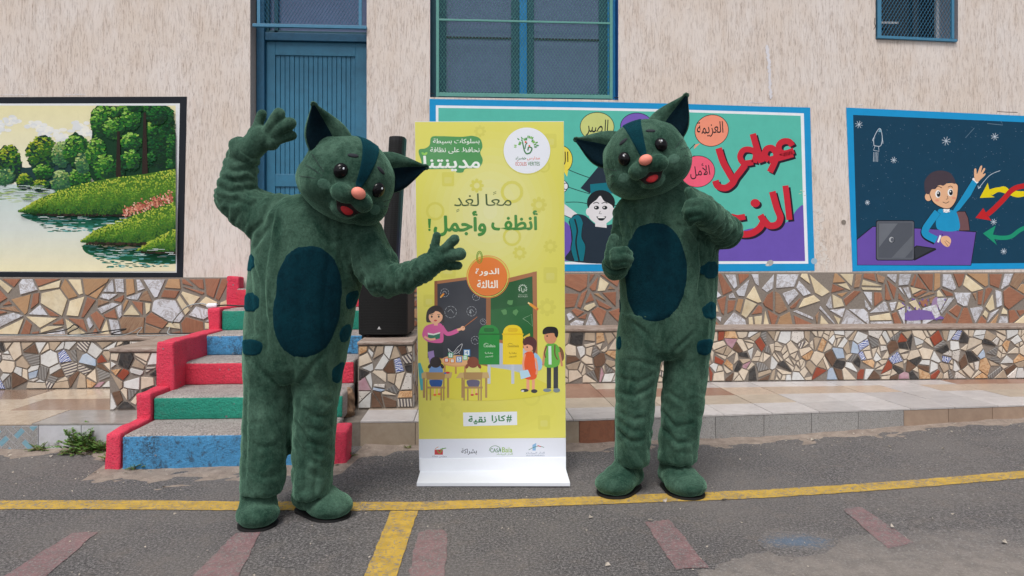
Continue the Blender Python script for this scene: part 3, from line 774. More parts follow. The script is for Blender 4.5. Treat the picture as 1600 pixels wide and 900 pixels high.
    def bank(top, bot, n):
        P.poly(P.sm(top, False)+P.sm(bot, False)[::-1], (70,112,36)); tx = P.sm(top, False, 12); bx = P.sm(bot, False, 12)
        for k in range(n):
            t = R.random(); q = R.random()**.8; i = int(t*(len(tx)-1)); j = int(t*(len(bx)-1)); x = tx[i][0]+(bx[j][0]-tx[i][0])*q; y = tx[i][1]+(bx[j][1]-tx[i][1])*q
            u = min(.999, max(0, q*.95+.07*math.sin(x*.21+q*9)+R.gauss(0,.08))); PL = [(184,196,78),(150,176,60),(104,146,48),(66,116,42),(40,86,36),(26,62,32)]; z_ = u*5; i0 = int(z_); c = tuple(PL[i0][m_]+(PL[min(5,i0+1)][m_]-PL[i0][m_])*(z_-i0) for m_ in range(3))
            P.ell(x+R.uniform(-2,2), y+R.uniform(-1,1), R.uniform(.8,1.6), R.uniform(.8,1.5), tuple(int(min(255,max(0,v+R.uniform(-7,7)))) for v in c), R.uniform(-15,15), 6)
    bank([(31,330),(60,311),(110,292),(170,279),(225,272),(276,263)], [(31,330),(60,335),(120,337),(165,336),(200,335),(276,330)], 3000)
    for k in range(26): x = 60+k*5.4; P.ell(x, 335.5+R.uniform(-1,1)+(k*.05), R.uniform(2,4.5), R.uniform(1.2,2.6), R.choice([(34,30,24),(50,42,34),(26,26,22)]), n=9)
    for k in range(340):
        t = R.random(); x = 192+78*t; y = 332-24*t+R.gauss(0,4.5); P.ell(x, y, R.uniform(1.2,2.4), R.uniform(.8,1.6), R.choice([(196,120,100),(214,150,120),(170,90,76),(226,180,160),(150,80,64)]), R.uniform(0,90), 6)
    bank([(128,377),(150,359),(190,343),(235,328),(276,315)], [(128,377),(150,382),(190,384),(225,382),(276,362)], 1700)
    bank([(215,391),(235,376),(255,366),(276,357)], [(215,391),(235,394),(255,395),(276,395)], 600)
    for k in range(20): x = 136+k*4.7; P.ell(x, 381+R.uniform(-1,1), R.uniform(2,4), R.uniform(1.5,3), R.choice([(34,30,24),(54,44,34)]), n=9)
    for k in range(12): x = 222+k*4.6; P.ell(x, 395+R.uniform(-1,.6), R.uniform(2,3.4), R.uniform(1.2,2.2), R.choice([(34,30,24),(54,44,34)]), n=9)
    for k in range(90): 
        x, y = R.choice([(R.uniform(40,200),R.uniform(338,350)),(R.uniform(140,272),R.uniform(388,402)),(R.uniform(-60,75),R.uniform(290,300))]); P.line([(x,y),(min(x+R.uniform(5,18),X1-1),y+R.uniform(-.3,.3))], .6, (206,222,222))
    P.box = None
    o = P.build('landscape_mural', M['paint'], loc=onY(60, 434, 0)); tag(o, 'painted lake and forest landscape mural in a black frame on the wall', 'mural')
mural_landscape()

def mural_green():
    P = Painter(wallmap, 5); BL = (26,146,204)
    P.poly([(671,154.5),(760,156),(900,158.5),(1060,162),(1180,166),(1266,168),(1269,290),(1273,423),(1150,424),(884,424),(672,424)], BL)
    P.poly([(681,164.5),(900,168),(1060,171),(1256,177),(1259,290),(1263,412),(884,413),(681,413)], 'e6eaf2')
    P.poly([(685,168.5),(900,172),(1060,175),(1251,181),(1254,290),(1258,408),(884,409),(685,409)], (88,186,170))
    PU = (106,84,176)
    P.poly(P.sm([(1040,408),(1045,385),(1080,372),(1120,378),(1150,366),(1168,358),(1190,356),(1212,358),(1224,350),(1236,342),(1243,330),(1252,321),(1255,321)], False)+[(1258,408)], PU)
    P.poly(P.sm([(685,380),(740,360),(800,350),(850,345),(880,345),(892,356),(900,372),(925,380)], False)+[(925,408),(685,408)], PU)
    BK = (28,34,40)
    for pts in ([(880,248),(884,262),(905,272),(928,280)],[(884,291),(905,298),(922,303)],[(884,316),(905,316),(925,320)],[(950,320),(975,322)],[(960,290),(1040,262),(1062,248),(1086,225)],[(1050,262),(1066,255),(1085,243)],[(933,222),(936,232),(938,262)]): P.line(pts, 1.1, BK, True)
    def ball(cx, cy, rx, ry, col, rot=0):
        P.ell(cx, cy, rx+1, ry+1, BK, rot, 34); P.ell(cx, cy, rx, ry, col, rot, 34)
    ball(933,198,26,22,(198,206,128)); ball(995,197,25,20,(120,92,184)); ball(1112,204,26,24,(238,148,122),-20); ball(1090,268,26.5,24,(236,96,124),-10); ball(876,249,18,21,(230,214,80)); ball(872,291,15,11,(226,228,234))
    P.poly([(1086,226),(1094,224),(1084,233)], (238,148,122)); P.poly([(881,268),(888,266),(886,276)], (230,214,80))
    P.text('الصبر', 916,186,950,214, BK, .004, 4); P.text('العزيمة', 1089,190,1130,214, BK, .004, -3); P.text('الأمل', 1078,256,1109,279, BK, .004, -6)
    P.text('ال', 874,237,888,258, BK, .004); P.ring(884,291,4,5,1.2,BK)
    # graduate
    NV = (34,48,62); SK = (222,220,224); TL_ = (16,112,128)
    P.poly([(936,259),(907,294),(921,302),(948,291),(975,274)], NV); P.poly([(922,288),(960,284),(962,302),(923,304)], TL_)
    P.poly([(870,318),(881,318),(902,334),(899,344),(870,331)], SK); P.line([(870,331),(899,344)], 1, BK)
    P.blob([(893,340),(912,336),(930,350),(945,352),(965,348),(985,340),(1000,360),(1002,408),(890,408),(893,385)], NV)
    P.poly([(930,343),(947,343),(948,356),(930,354)], SK)
    P.ell(939,317,22,20,BK); P.ell(919.5,331,4,6,SK); P.ell(959,331,4,6,SK); P.blob([(921,322),(932,312),(938,306),(944,314),(957,322),(958,338),(950,347),(939,352),(928,347),(920,338)], SK)
    for x in (932,945): P.ell(x,324.5,4,3,BK); P.ell(x-1.2,324,1.2,1.2,(230,230,230)); P.line([(x-5,318),(x,316),(x+4,318)],1.2,BK,True)
    P.line([(938,330),(936,334),(940,334)],.9,BK); P.blob([(932,338),(939,340),(947,338),(943,344),(936,344)], BK); P.line([(934,340),(945,340)],1.5,(240,240,240))
    P.poly(P.sm([(889,343),(903,336),(911,350),(909,370),(915,385),(912,408)], False)+[(897,408),(892,390),(894,370)], TL_)
    P.line([(898,342),(902,360),(900,380),(905,408)], 2.4, BK, True); P.line([(911,350),(909,370),(915,385),(912,408)], 1.2, BK, True); P.line([(889,345),(894,370),(892,390),(897,407)], 1.4, BK, True)
    # big red letters with dark shadow
    def K(pts): return [(1040+.311*x, 150+.311*y) for x, y in pts]
    st = [([(636,250),(622,230),(592,228),(570,246),(572,276),(600,288),(644,274)],9.5),([(640,290),(598,302),(560,312),(520,322)],10.5),([(520,322),(498,300),(506,268),(534,262),(556,290),(548,330),(524,382)],10),
          ([(438,190),(458,262),(482,334)],10),([(445,335),(452,290),(428,270),(392,272),(374,304),(392,336),(440,332)],9),([(400,345),(378,375),(352,408),(334,440),(300,462),(262,452),(250,425)],10.5),([(266,262),(288,330),(318,385),(338,420)],10.5),
          ([(602,450),(612,530),(622,622)],9.5),([(536,480),(558,560),(576,610),(560,645),(520,650),(488,618),(476,598)],10.5),([(492,630),(470,665),(430,690),(380,694),(330,680),(300,650)],10.5),([(400,606),(360,612),(330,606),(300,612)],9),([(300,650),(250,668),(215,680)],9.5),([(228,520),(222,600),(214,676)],9.5),([(190,600),(150,585),(110,600),(150,630),(185,650),(120,690),(70,676)],9)]
    for off, col in (((3.2,3.0), (34,28,44)), ((0,0), (196,40,58))):
        for pts, w in st:
            q = [(x+off[0], y+off[1]) for x, y in K(pts)]; P.line(q, w, col, True)
            for e in (q[0], q[-1]): pass
        x, y = K([(450,538)])[0]; P.ell(x+off[0], y+off[1], 7.4, 6.4, col)
    P.ell(1203,411,6,4.5,(170,168,166),-30,9); P.ell(1199,414,3,2,(200,196,190),0,7); P.ell(1272,408,5,5,(150,180,200),0,9)
    for x, y in ((1253,300),(1248,303),(1256,306),(1250,298)): P.line([(x,y),(x+4,y-1)], .8, (190,196,170))
    o = P.build('success_mural', M['paint'], loc=onY(970, 424, 0)); tag(o, 'turquoise mural with graduate, word balloons and large red Arabic letters in a blue border', 'mural')
mural_green()

def mural_night():
    P = Painter(wallmap, 5); R = random.Random(5); BL = (24,148,208)
    P.poly([(1322,168),(1600,181),(1830,192),(1830,418),(1600,420),(1332,424)], BL)
    P.poly([(1333,179.5),(1600,191),(1822,201),(1822,408),(1600,411),(1339.5,413)], (16,62,88))
    K = lambda pts: [(1300+.3112*x, 150+.3112*y) for x, y in pts]; BK = (22,26,34)
    for k in range(420): x, y = R.uniform(1342,1815), 195+R.random()**1.2*200; P.ell(x, y, R.uniform(.2,.5), R.uniform(.2,.5), (150,168,184), n=5)
    def star(x, y, r, c=(196,208,220)):
        for a in (15, 60, 105, 150): dx, dy = r*math.cos(math.radians(a)), r*math.sin(math.radians(a)); P.line([(x-dx,y-dy),(x+dx,y+dy)], .7, c)
    for x, y, r in ((135,143,6),(573,226,7),(817,204,6),(310,322,5),(178,535,4),(812,632,5),(862,780,5)): star(*K([(x,y)])[0], r)
    for x, y, r in ((1640,215,5),(1700,250,6),(1760,300,5),(1680,350,5)): star(x, y, r)
    LW = (196,208,220)
    P.line(K([(210,248),(212,205),(240,162),(252,205),(244,250),(210,248)]), .9, LW, True); P.line(K([(212,205),(203,222),(210,230)]), .8, LW); P.line(K([(252,205),(256,238),(246,236)]), .8, LW)
    P.line(K([(216,252),(208,272),(236,278),(234,254)]), .8, LW); P.poly(K([(232,180),(240,160),(250,182)]), (120,160,180))
    for i in range(4): P.line(K([(210+7*i,282),(208+7*i,330)]), .6, LW)
    P.line(K([(845,374),(790,400),(735,465)]), .8, LW, True); P.line(K([(735,465),(733,450)]), .8, LW); P.line(K([(735,465),(748,456)]), .8, LW)
    P.line(K([(780,138),(858,146),(848,126)]), .6, (120,146,166)); P.line(K([(670,210),(715,160)]), .6, (110,136,156))
    # chair, desk, laptop
    P.poly(K([(612,585),(625,578),(670,578),(685,610),(694,676),(634,678)]), BK); P.poly(K([(616,588),(628,581),(667,581),(682,612),(690,674),(634,676)]), (112,80,84))
    P.poly(K([(123,718),(205,653),(480,664),(726,680),(699,852),(126,850)]), BK); P.poly(K([(126,722),(206,657),(480,668),(722,684),(696,849),(128,848)]), (104,78,166))
    def arrow(cl, w, col, head):
        P.line(K(cl), w, col, True); P.poly(K(head), col)
    arrow([(1300,520),(1180,480),(1060,478),(960,490),(890,482),(840,470),(790,482)], 7.5, (226,206,20), [(742,512),(782,436),(788,462),(800,500),(818,508)])
    P.line(K([(798,492),(860,462),(895,488),(930,500),(964,495)]), 5.5, (226,206,20), True)
    arrow([(1300,440),(1100,440),(960,452),(905,472),(860,520),(810,570),(780,595)], 8, (190,34,40), [(720,612),(760,562),(772,585),(800,626)])
    arrow([(1300,600),(1100,620),(960,665),(900,705),(850,712),(800,705)], 6.5, (26,146,112), [(758,690),(822,650),(806,700),(828,748)])
    # boy
    SKN = (226,178,142); SW = (28,146,196); HR = (70,60,70)
    P.poly(K([(606,575),(640,520),(706,412),(734,436),(700,500),(640,575),(618,590)]), BK); P.poly(K([(608,573),(643,520),(707,417),(730,437),(697,500),(640,572),(618,586)]), SW)
    P.poly(K([(703,418),(711,410),(736,432),(728,440)]), (236,236,240))
    P.blob(K([(716,418),(714,370),(724,366),(728,392),(744,354),(754,352),(748,385),(762,362),(769,368),(757,392),(770,388),(768,398),(745,420),(730,432)]), SKN, 4)
    P.blob(K([(530,580),(555,567),(600,572),(628,590),(636,672),(530,668)]), SW); P.poly(K([(628,600),(638,676),(528,668),(532,600)]), SW); 
    P.line(K([(530,580),(500,620),(468,668),(470,700),(520,728)]), 12.5, BK, True); P.line(K([(530,582),(500,622),(470,668),(474,696),(524,722)]), 11.2, SW, True)
    P.line(K([(556,694),(540,712),(532,738)]), 1.0, BK); P.line(K([(545,700),(532,735)]), 3, (236,236,240))
    P.blob(K([(550,708),(575,702),(592,712),(598,728),(590,752),(578,758),(560,748),(546,730)]), SKN, 4); P.line(K([(572,725),(594,742)]), .5, BK); P.line(K([(566,730),(584,756)]), .5, BK)
    P.poly(K([(556,568),(590,562),(592,582),(574,586),(560,584)]), (240,240,244)); P.line(K([(556,566),(564,586),(574,576),(584,588),(594,566)]), .6, BK)
    P.ell(*K([(484,506)])[0], 6, 7.2, BK); P.ell(*K([(484,506)])[0], 5.4, 6.6, SKN)
    P.blob(K([(492,470),(560,440),(628,440),(632,490),(622,530),(600,560),(572,568),(530,552),(500,525)]), BK); P.blob(K([(494,472),(560,442),(625,442),(629,490),(619,528),(598,557),(572,564),(532,549),(503,522)]), SKN)
    P.blob(K([(464,455),(468,420),(500,385),(545,374),(590,385),(614,415),(618,440),(600,436),(586,430),(560,450),(536,446),(520,466),(500,470),(488,492),(470,486)]), HR)
    for x, y in ((532,492),(594,484)):
        X, Y = K([(x,y)])[0]; P.ell(X, Y, 4.2, 6, (236,238,240)); P.ell(X+1, Y+.2, 2.9, 4.4, BK); P.ell(X+.2, Y-1.4, 1, 1.3, (240,240,240))
    P.line(K([(518,462),(534,454),(552,462)]), .9, BK, True); P.line(K([(582,458),(596,452),(606,460)]), .9, BK, True); P.line(K([(578,502),(582,515),(572,518)]), .7, BK, True); P.line(K([(556,532),(572,538),(588,530)]), .9, BK, True)
    P.ell(*K([(612,512)])[0], 3.2, 1.8, (222,150,126)); P.ell(*K([(528,524)])[0], 3.2, 1.8, (222,150,126))
    P.poly(K([(412,828),(524,772),(520,764),(424,750),(410,760)]), (34,36,42)); P.poly(K([(414,768),(426,754),(508,768),(420,815)]), (52,56,64))
    P.rrect(*K([(220,624)])[0], *K([(414,826)])[0], 3.5, BK); P.rrect(*K([(224,628)])[0], *K([(411,822)])[0], 3, (92,96,106))
    P.rrect(*K([(232,636)])[0], *K([(404,812)])[0], 3, (82,87,97)); P.poly(K([(236,640),(330,640),(236,760)]), (106,111,120)); P.poly(K([(300,812),(404,700),(404,770),(366,812)]), (100,105,114))
    P.ell(*K([(300,722)])[0], 5, 5.4, (60,64,72)); P.ell(*K([(299,721)])[0], 4, 4.4, (170,174,180)); P.ell(*K([(303,722)])[0], 2.6, 3.2, (90,94,104))
    o = P.build('classroom_mural', M['paint'], loc=onY(1470, 424, 0)); tag(o, 'dark blue mural of a boy waving at a laptop with coloured arrows', 'mural')
mural_night()

# ------------------------------------------------------------------ building: wall with door and windows
def px_x(p, Y=0): return onY(p, HY, Y).x
def px_z(y, p=800, Y=0): return onY(p, y, Y).z
DX0, DX1 = px_x(391), px_x(573); WX0, WX1 = px_x(672), px_x(966); RX0, RX1 = px_x(1368), px_x(1497)
WZ0 = px_z(154, 820); RZ0 = px_z(63, 1430); DZ0 = 1.02; TOP = 4.35
bld = empty('school_building', (0, .1, 0), 'beige scratched-plaster school wall with a blue door and caged windows', 'building')
def wall():
    holes = [(DX0, DX1, DZ0, TOP), (WX0, WX1, WZ0, TOP), (RX0, RX1, RZ0, TOP)]
    xs = sorted({-12, 14, *[h[0] for h in holes], *[h[1] for h in holes]}); zs = sorted({-.1, 6.5, *[h[2] for h in holes], TOP})
    mb = MB()
    for a, b in zip(xs, xs[1:]):
        for c, d in zip(zs, zs[1:]):
            if any(h[0] <= (a+b)/2 <= h[1] and h[2] <= (c+d)/2 <= h[3] for h in holes): continue
            mb.add([(a,0,c),(b,0,c),(b,0,d),(a,0,d)], [(0,1,2,3)])
    mb.add([(-12,0,6.5),(14,0,6.5),(14,.4,6.5),(-12,.4,6.5)], [(0,1,2,3)])
    mb.add([(-12,.6,-.1),(14,.6,-.1),(14,.6,6.5),(-12,.6,6.5)], [(3,2,1,0)])
    mb.build('wall', M['plaster'], bld)
    def rev(h, mat, D=.26, name='reveal'):
        r = MB(); x0, x1, z0, z1 = h
        r.add([(x0,0,z0),(x0,D,z0),(x0,D,z1),(x0,0,z1)], [(0,1,2,3)]); r.add([(x1,0,z0),(x1,D,z0),(x1,D,z1),(x1,0,z1)], [(3,2,1,0)])
        r.add([(x0,0,z1),(x0,D,z1),(x1,D,z1),(x1,0,z1)], [(0,1,2,3)]); r.add([(x0,0,z0),(x0,D,z0),(x1,D,z0),(x1,0,z0)], [(3,2,1,0)])
        r.build(name, mat, bld)
    rev(holes[0], m_flat('grey_jamb_render', (178,168,162), .9, .2, 50, .004), .4); rev(holes[1], M['reveal_blue']); rev(holes[2], m_flat('pale_grey_reveal', (166,164,172), .85, .2, 40, .003), .45)
wall()
def grille(parent, x0, x1, z0, z1, y, mat, w=.031, h=.05, r=.0021):
    mb = MB(); nx = int((x1-x0)/w)+1; nz = int((z1-z0)/(h/2))+1
    for i in range(nx):
        for side in (0, 1):
            pts = []
            for j in range(nz+1):
                z = min(z0+j*h/2, z1); x = x0+i*w+(w/2-.0012)*((j+side) % 2)*(1)+(w/2 if side else 0)*0
                x = x0+(i+.5)*w + (w/2)*(1 if (j % 2) else 0)*(1 if side else -1)
                pts.append(Vector((min(max(x, x0), x1), y, z)))
            vs = []; fs = []
            for j, p in enumerate(pts): vs += [p+Vector((-r,0,0)), p+Vector((0,-r*1.6,0)), p+Vector((r,0,0)), p+Vector((0,r,0))]
            for j in range(len(pts)-1):
                for k in range(4): k2 = (k+1)%4; fs.append((j*4+k, j*4+k2, j*4+4+k2, j*4+4+k))
            mb.add(vs, fs)
    return tag(mb.build('wire_mesh', mat, parent), kind='stuff')
def door():
    Y = .21; bx = lambda a, b, y0, y1, z0, z1, name, mat, par: (lambda m: (m.box(a, b, y0, y1, z0, z1), bevel(m.build(name, mat, par), .003))[1])(MB())
    X = lambda p: px_x(p, Y); Z = lambda y: px_z(y, 490, Y)
    dx0, dx1 = X(403), DX1
    d = MB(); zt = Z(66); x0, x1 = X(416), DX1-.02
    s = MB(); s.box(x0, X(430), Y, Y+.045, DZ0, zt); s.box(X(555), x1, Y, Y+.045, DZ0, zt); s.box(X(430), X(555), Y+.001, Y+.045, Z(87), zt); s.box(X(430), X(555), Y+.001, Y+.045, DZ0, DZ0+.2); s.box(X(430), X(555), Y+.001, Y+.045, DZ0+.95, DZ0+1.07)
    dr = bevel(s.build('door', M['door'], bld), .003)
    n = 17; a, b = X(430), X(555); R = random.Random(2)
    for i in range(n):
        u0 = a+(b-a)*i/n+.0016; u1 = a+(b-a)*(i+1)/n-.0016; m = MB(); m.box(u0, u1, Y+.012+R.uniform(0,.002), Y+.03, DZ0+.1, Z(87)+.01); bevel(m.build('board', M['door'], dr), .004, 2)
    bk = MB(); bk.box(a, b, Y+.031, Y+.04, DZ0, Z(87)); bk.build('door_backing', M['felt'], dr)
    hd = MB(); hd.box(X(552), X(560), Y-.006, Y, DZ0+.96, DZ0+1.12); hd.tube([(X(556),Y-.005,DZ0+1.07),(X(556),Y-.05,DZ0+1.07),(X(545),Y-.055,DZ0+1.07)], .009, 10); hd.build('handle', M['felt'], dr)
    f = MB(); f.box(dx0, x0-.004, Y-.05, Y+.1, DZ0, TOP); f.box(x1+.004, dx1, Y-.03, Y+.1, DZ0, TOP); f.box(x0-.004, x1+.004, Y-.03, Y+.1, zt+.004, Z(53))
    bevel(f.build('door_frame', M['doorframe'], bld), .004)
    fn = MB(); fn.box(x0, x1, Y+.05, Y+.055, Z(53), TOP); w = fn.build('fanlight_window', M['glass'], bld)
    fr = MB(); fr.box(X(408), X(420), Y+.0, Y+.049, Z(52.5), TOP); fr.box(X(428), X(434), Y+.01, Y+.049, Z(52.5), TOP); fr.box(X(420), x1, Y+.01, Y+.049, Z(52.5), Z(48)); bevel(fr.build('window_frame', M['winteal'], w), .002)
    g = MB(); y = -.03; g.box(px_x(396)-.0, px_x(573.5), y, y+.03, px_z(45,490), px_z(40,490)); g.box(px_x(403), px_x(408), y+.002, y+.028, px_z(40,490), TOP); g.box(px_x(561), px_x(566), y+.002, y+.028, px_z(40,490), TOP)
    gr = bevel(g.build('door_grille', M['steelblue'], bld), .002); grille(gr, px_x(407), px_x(562), px_z(40,490), TOP, -.012, M['steelblue'])
    grille(gr, px_x(409), px_x(573), Z(53)+.03, px_z(45,490)+.03, .11, M['steelblue'])
door()
def window_main():
    Y = .13; X = lambda p: px_x(p, Y); z = lambda y: px_z(y, 820, Y)
    fr = MB(); zb = WZ0+.03
    fr.box(WX0, X(697), Y, Y+.05, WZ0, TOP); fr.box(X(799), X(834), Y, Y+.05, WZ0, TOP); fr.box(X(936), X(949), Y, Y+.05, WZ0, TOP)
    for a, b in ((697,799),(834,936)): fr.box(X(a), X(b), Y, Y+.05, WZ0, z(145))
    w = bevel(fr.build('window', M['winteal'], bld), .003)
    m = MB(); m.box(X(811.5), X(823), Y-.03, Y-.002, WZ0, TOP); m.box(X(949), WX1-.001, Y-.01, Y+.05, WZ0, TOP); bevel(m.build('mullion', M['mullion'], w), .003)
    for a, b in ((697,799),(834,936)):
        for y0, y1 in ((145, 61), (58.5, -60)):
            p = MB(); p.box(X(a), X(b), Y+.02, Y+.026, z(y0), min(z(y1), TOP)); p.build('glass_pane', M['glass'], w)
        s = MB(); s.box(X(a), X(b), Y+.012, Y+.02, z(61), z(58.5)); s.build('glazing_strip', M['black'], w)
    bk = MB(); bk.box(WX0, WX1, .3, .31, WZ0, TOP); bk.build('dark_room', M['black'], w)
    g = MB(); y = .0; Xs = lambda p: px_x(p, .015); Zs = lambda yy: px_z(yy, 820, .015)
    g.box(Xs(681.5), Xs(686), .0, .03, WZ0-.0+.005, TOP); g.box(Xs(952.5), Xs(957), .0, .03, WZ0+.005, TOP); g.box(Xs(686), Xs(952.5), .002, .028, Zs(153), Zs(147)); g.box(Xs(686), Xs(952.5), -.004, .01, Zs(36), Zs(33))
    gr = bevel(g.build('window_grille', M['steelgreen'], bld), .002); grille(gr, Xs(686), Xs(952.5), Zs(147), TOP, .014, M['steelgreen'])
    # hinge pegs
    h = MB(); 
    for p, yy in ((675, 147), (962, 153)): h.tube([(px_x(p-3), -.012, px_z(yy,p)), (px_x(p+4), -.012, px_z(yy,p))], .004, 8)
    h.build('fixing_peg', M['felt'], gr)
window_main()
def window_small():
    Y = .3; X = lambda p: px_x(p, Y); gl = MB(); gl.box(RX0, X(1460), Y, Y+.01, RZ0, TOP); w = gl.build('small_window', M['darkglass'], bld)
    s = MB(); s.box(X(1460), X(1464.5), Y-.03, Y+.01, RZ0, TOP); s.build('sash', M['greyplast'], w)
    s = MB(); s.box(X(1464.5), X(1476), Y-.03, Y, RZ0, TOP); bevel(s.build('sash', m_flat('green_sash_paint', (60,118,98), .5, .15, 20, .001), w), .003)
    s = MB(); s.box(X(1476), RX1, Y-.02, Y+.01, RZ0, TOP); s.build('jamb_board', m_flat('grey_jamb_board', (132,132,138), .7, .2, 20, .001), w)
    t = MB(); t.box(px_x(1372, .2), px_x(1404, .2), .2, .21, px_z(37,1400,.2), px_z(34,1400,.2)); t.build('inner_rail', M['greyplast'], w)
    zz = lambda y: px_z(y, 1430, -.01); g = MB(); y0 = -.025; g.box(px_x(1369.5), px_x(1375), y0, 0.0, zz(60), TOP); g.box(px_x(1484.5), px_x(1488.5), y0, 0.0, zz(60), TOP)
    a, b = px_x(1369), px_x(1493); g.obox((a, y0-.001, zz(61.5)), (b-a, 0, -.02), (0,.028,0), (0,0,.026))
    gr = bevel(g.build('window_grille', M['steelblue'], bld), .002); grille(gr, px_x(1375), px_x(1484.5), zz(60), TOP, -.012, M['steelblue'], .034, .056, .0025)
window_small()
# two round plugs and chips on the plaster
pm = MB()
p = onY(1318, 347, 0); pm.tube([p+Vector((0,.01,0)), p+Vector((0,-.006,0))], .022, 16); pm.build('wall_plug', M['grout'], bld)

wm = Painter(lambda x, y, h: onY(x, y, -.0015-h), 5); RM = random.Random(3)
for k in range(60):
    t_ = k/60; wm.ell(1199+6*t_+RM.uniform(-1.5,1.5), 72+82*t_, RM.uniform(.8,2.6), RM.uniform(1.5,3.5), (216,214,220), n=7)
for x0, x1, y in ((103,135,147.5),(0,44,148),(-60,-20,149),(1165,1195,160),(1340,1350,164)):
    for k in range(int((x1-x0)/1.5)): wm.ell(x0+k*1.5, y+RM.uniform(-.6,.6), RM.uniform(.5,1.6), RM.uniform(.3,.8), (222,220,224), n=6)
wm.line([(1367,28),(1366,36),(1368,41),(1365,46)], .9, (70,60,56)); wm.line([(1558,174),(1572,175),(1590,175.5)], .8, (110,98,92))
for x, y in ((1277,330),(1282,350),(1276,372),(1284,392),(1290,404),(1279,412)):
    for k in range(14): wm.ell(x+RM.gauss(0,4), y+RM.gauss(0,7), RM.uniform(1,3), RM.uniform(1,4), (214,206,200), n=7)
tag(wm.build('wall_mark', M['paint'], bld), kind='stuff')
# ------------------------------------------------------------------ mosaic bands and benches
def band_upper(x0, x1, z0, z1, seed, label, nm):
    R = random.Random(seed); b = MB(); b.box(x0, x1, -.016, -.0005, z0, z1)
    o = b.build(nm, M['grout'], loc=((x0+x1)/2, 0, z0)); tag(o, label, 'mosaic band')
    pl = shards(x0+.004, x1-.004, z0+.004, z1-.004, .165, R, 1.1, .5, (.005,.017), .0010)
    mosaic(o, pl, lambda u, v, h: Vector((u, -.015-h, v)), TU, R, 295, .009, lambda u: -4.9 < u < 5.2)
band_upper(-6.5, -2.175, .575, 1.112, 3, 'upper wall band of large broken terracotta, cream and marble tiles left of the steps', 'mosaic_band')
band_upper(-.84, 6.6, .63, 1.155, 8, 'upper wall band of large broken terracotta, cream and marble tiles right of the steps', 'mosaic_band')
def m_ledge():
    t = NT('streaky_ledge_stone'); v = t.coord((1, 9, 9)); n = t.noise(5, 7, .75, v, .8); k = t.noise(60, 4, .7, t.coord((.3,1,1)))
    c = t.mix(t.ramp(n, [(.38,0),(.5,.5),(.62,1)]), lin((128,106,94)), lin((176,164,154)))
    c = t.mix(t.math('MULTIPLY', t.ramp(k, [(.5,0),(.62,1)]), .5), c, lin((96,78,68)))
    t.set(Base_Color=c, Roughness=.6); t.bump(n, .5, .006); return t.m
M['ledge'] = m_ledge()
def bench(nm, x0, x1, y0, y1, z1, seed, label, cell, faces=('front',), limit=295, out=(('x', 0),)):
    R = random.Random(seed); b = MB(); b.box(x0, x1, y0+.014, y1, ZS-.02, z1-.028)
    o = b.build(nm, M['grout'], loc=((x0+x1)/2, y0, ZS)); tag(o, label, 'masonry bench')
    s = MB(); rough_box(s, x0-.002, x1+.002, y0-.002, y1, z1-.026, z1, .06, .0025, .006); s.build('seat_slab', M['ledge'], o, smooth=True)
    pl = shards(x0+.003, x1-.003, ZS+.004, z1-.03, cell, R, 1.1, .34, (.0025,.0085), .0005)
    mosaic(o, pl, lambda u, v, h: Vector((u, y0+.0145-h, v)), TL, R, limit, .009, lambda u: -4.7 < u < 5.1)
    if 'right' in faces:
        pl = shards(y0+.02, y1, ZS+.004, z1-.03, .12, R, 1.1, .4, (.002,.005), .0003)
        mosaic(o, pl, lambda u, v, h: Vector((x1-.0005+h*.8, u, v)), TL, R, 40, .006)
    return o
bench('mosaic_bench', -6.5, -2.178, YB, -.018, .606, 21, 'long low bench faced in small broken tiles, left of the painted steps', .098)
bench('mosaic_bench', -.415, 6.6, YB, -.018, .66, 22, 'long low bench faced in small broken tiles, right of the banner', .092)
bench('mosaic_block', -2.60, -2.178, -1.30, YB-.004, .622, 23, 'tile-faced block at the left side of the painted steps', .088)
bench('mosaic_block', -.82, -.418, -1.35, YB-.004, .665, 24, 'tile-faced block under the black loudspeaker', .1, ('front','right'))
# purple paint spilled on the band and ledge
sp = Painter(lambda x, y, h: onY(x, y, -.0235-h), 5)
sp.blob([(1408,497),(1416,488),(1434,484),(1452,486),(1466,492),(1474,498),(1440,500),(1420,501)], (122,98,164))
sp.blob([(1455,486),(1457,470),(1463,464),(1467,468),(1466,480),(1463,488)], (156,132,168))
for i_ in range(26): sp.ell(1400+random.Random(i_).uniform(0,80), 466+random.Random(i_+50).uniform(0,34), 1.2, 1.8, (112,88,166), n=7)
tag(sp.build('purple_paint_spill', M['paint'], loc=onY(1430, 500, 0)), 'purple paint spill on the mosaic under the right-hand murals', 'paint spill')

# ------------------------------------------------------------------ painted steps
SX0, SX1 = -2.075, -.852
st = empty('painted_steps', (-1.46, -2.17, 0), 'colourful painted concrete steps with red cheek walls leading to the blue door', 'steps')
SY = [-2.17, -1.765, -1.316, -.917, -.53, -.17]; SZ = [.206, .358, .521, .677, .849, 1.015]
SM = ['riser_blue', 'riser_green', 'riser_red', 'riser_blue', 'riser_green', 'riser_red']
zp = -.05
for i in range(6):
    y1 = SY[i+1]+.05 if i < 5 else .22
    x0, x1 = (SX0, SX1) if i < 5 else (SX0, -.97)
    s = MB(); rough_box(s, x0, x1, SY[i], y1 if i < 5 else .4, zp-.02 if i else -.05, SZ[i], .06, .004, .014); stp = s.build('step', M['concrete'], st, smooth=True)
    r = MB(); rough_box(r, x0+.002, x1-.002, SY[i]-.007, SY[i]+.012, (SZ[i-1] if i else -.05)+.002, SZ[i]-.010, .05, .003, .005); r.build('riser', M[SM[i]], stp, smooth=True)
    zp = SZ[i]
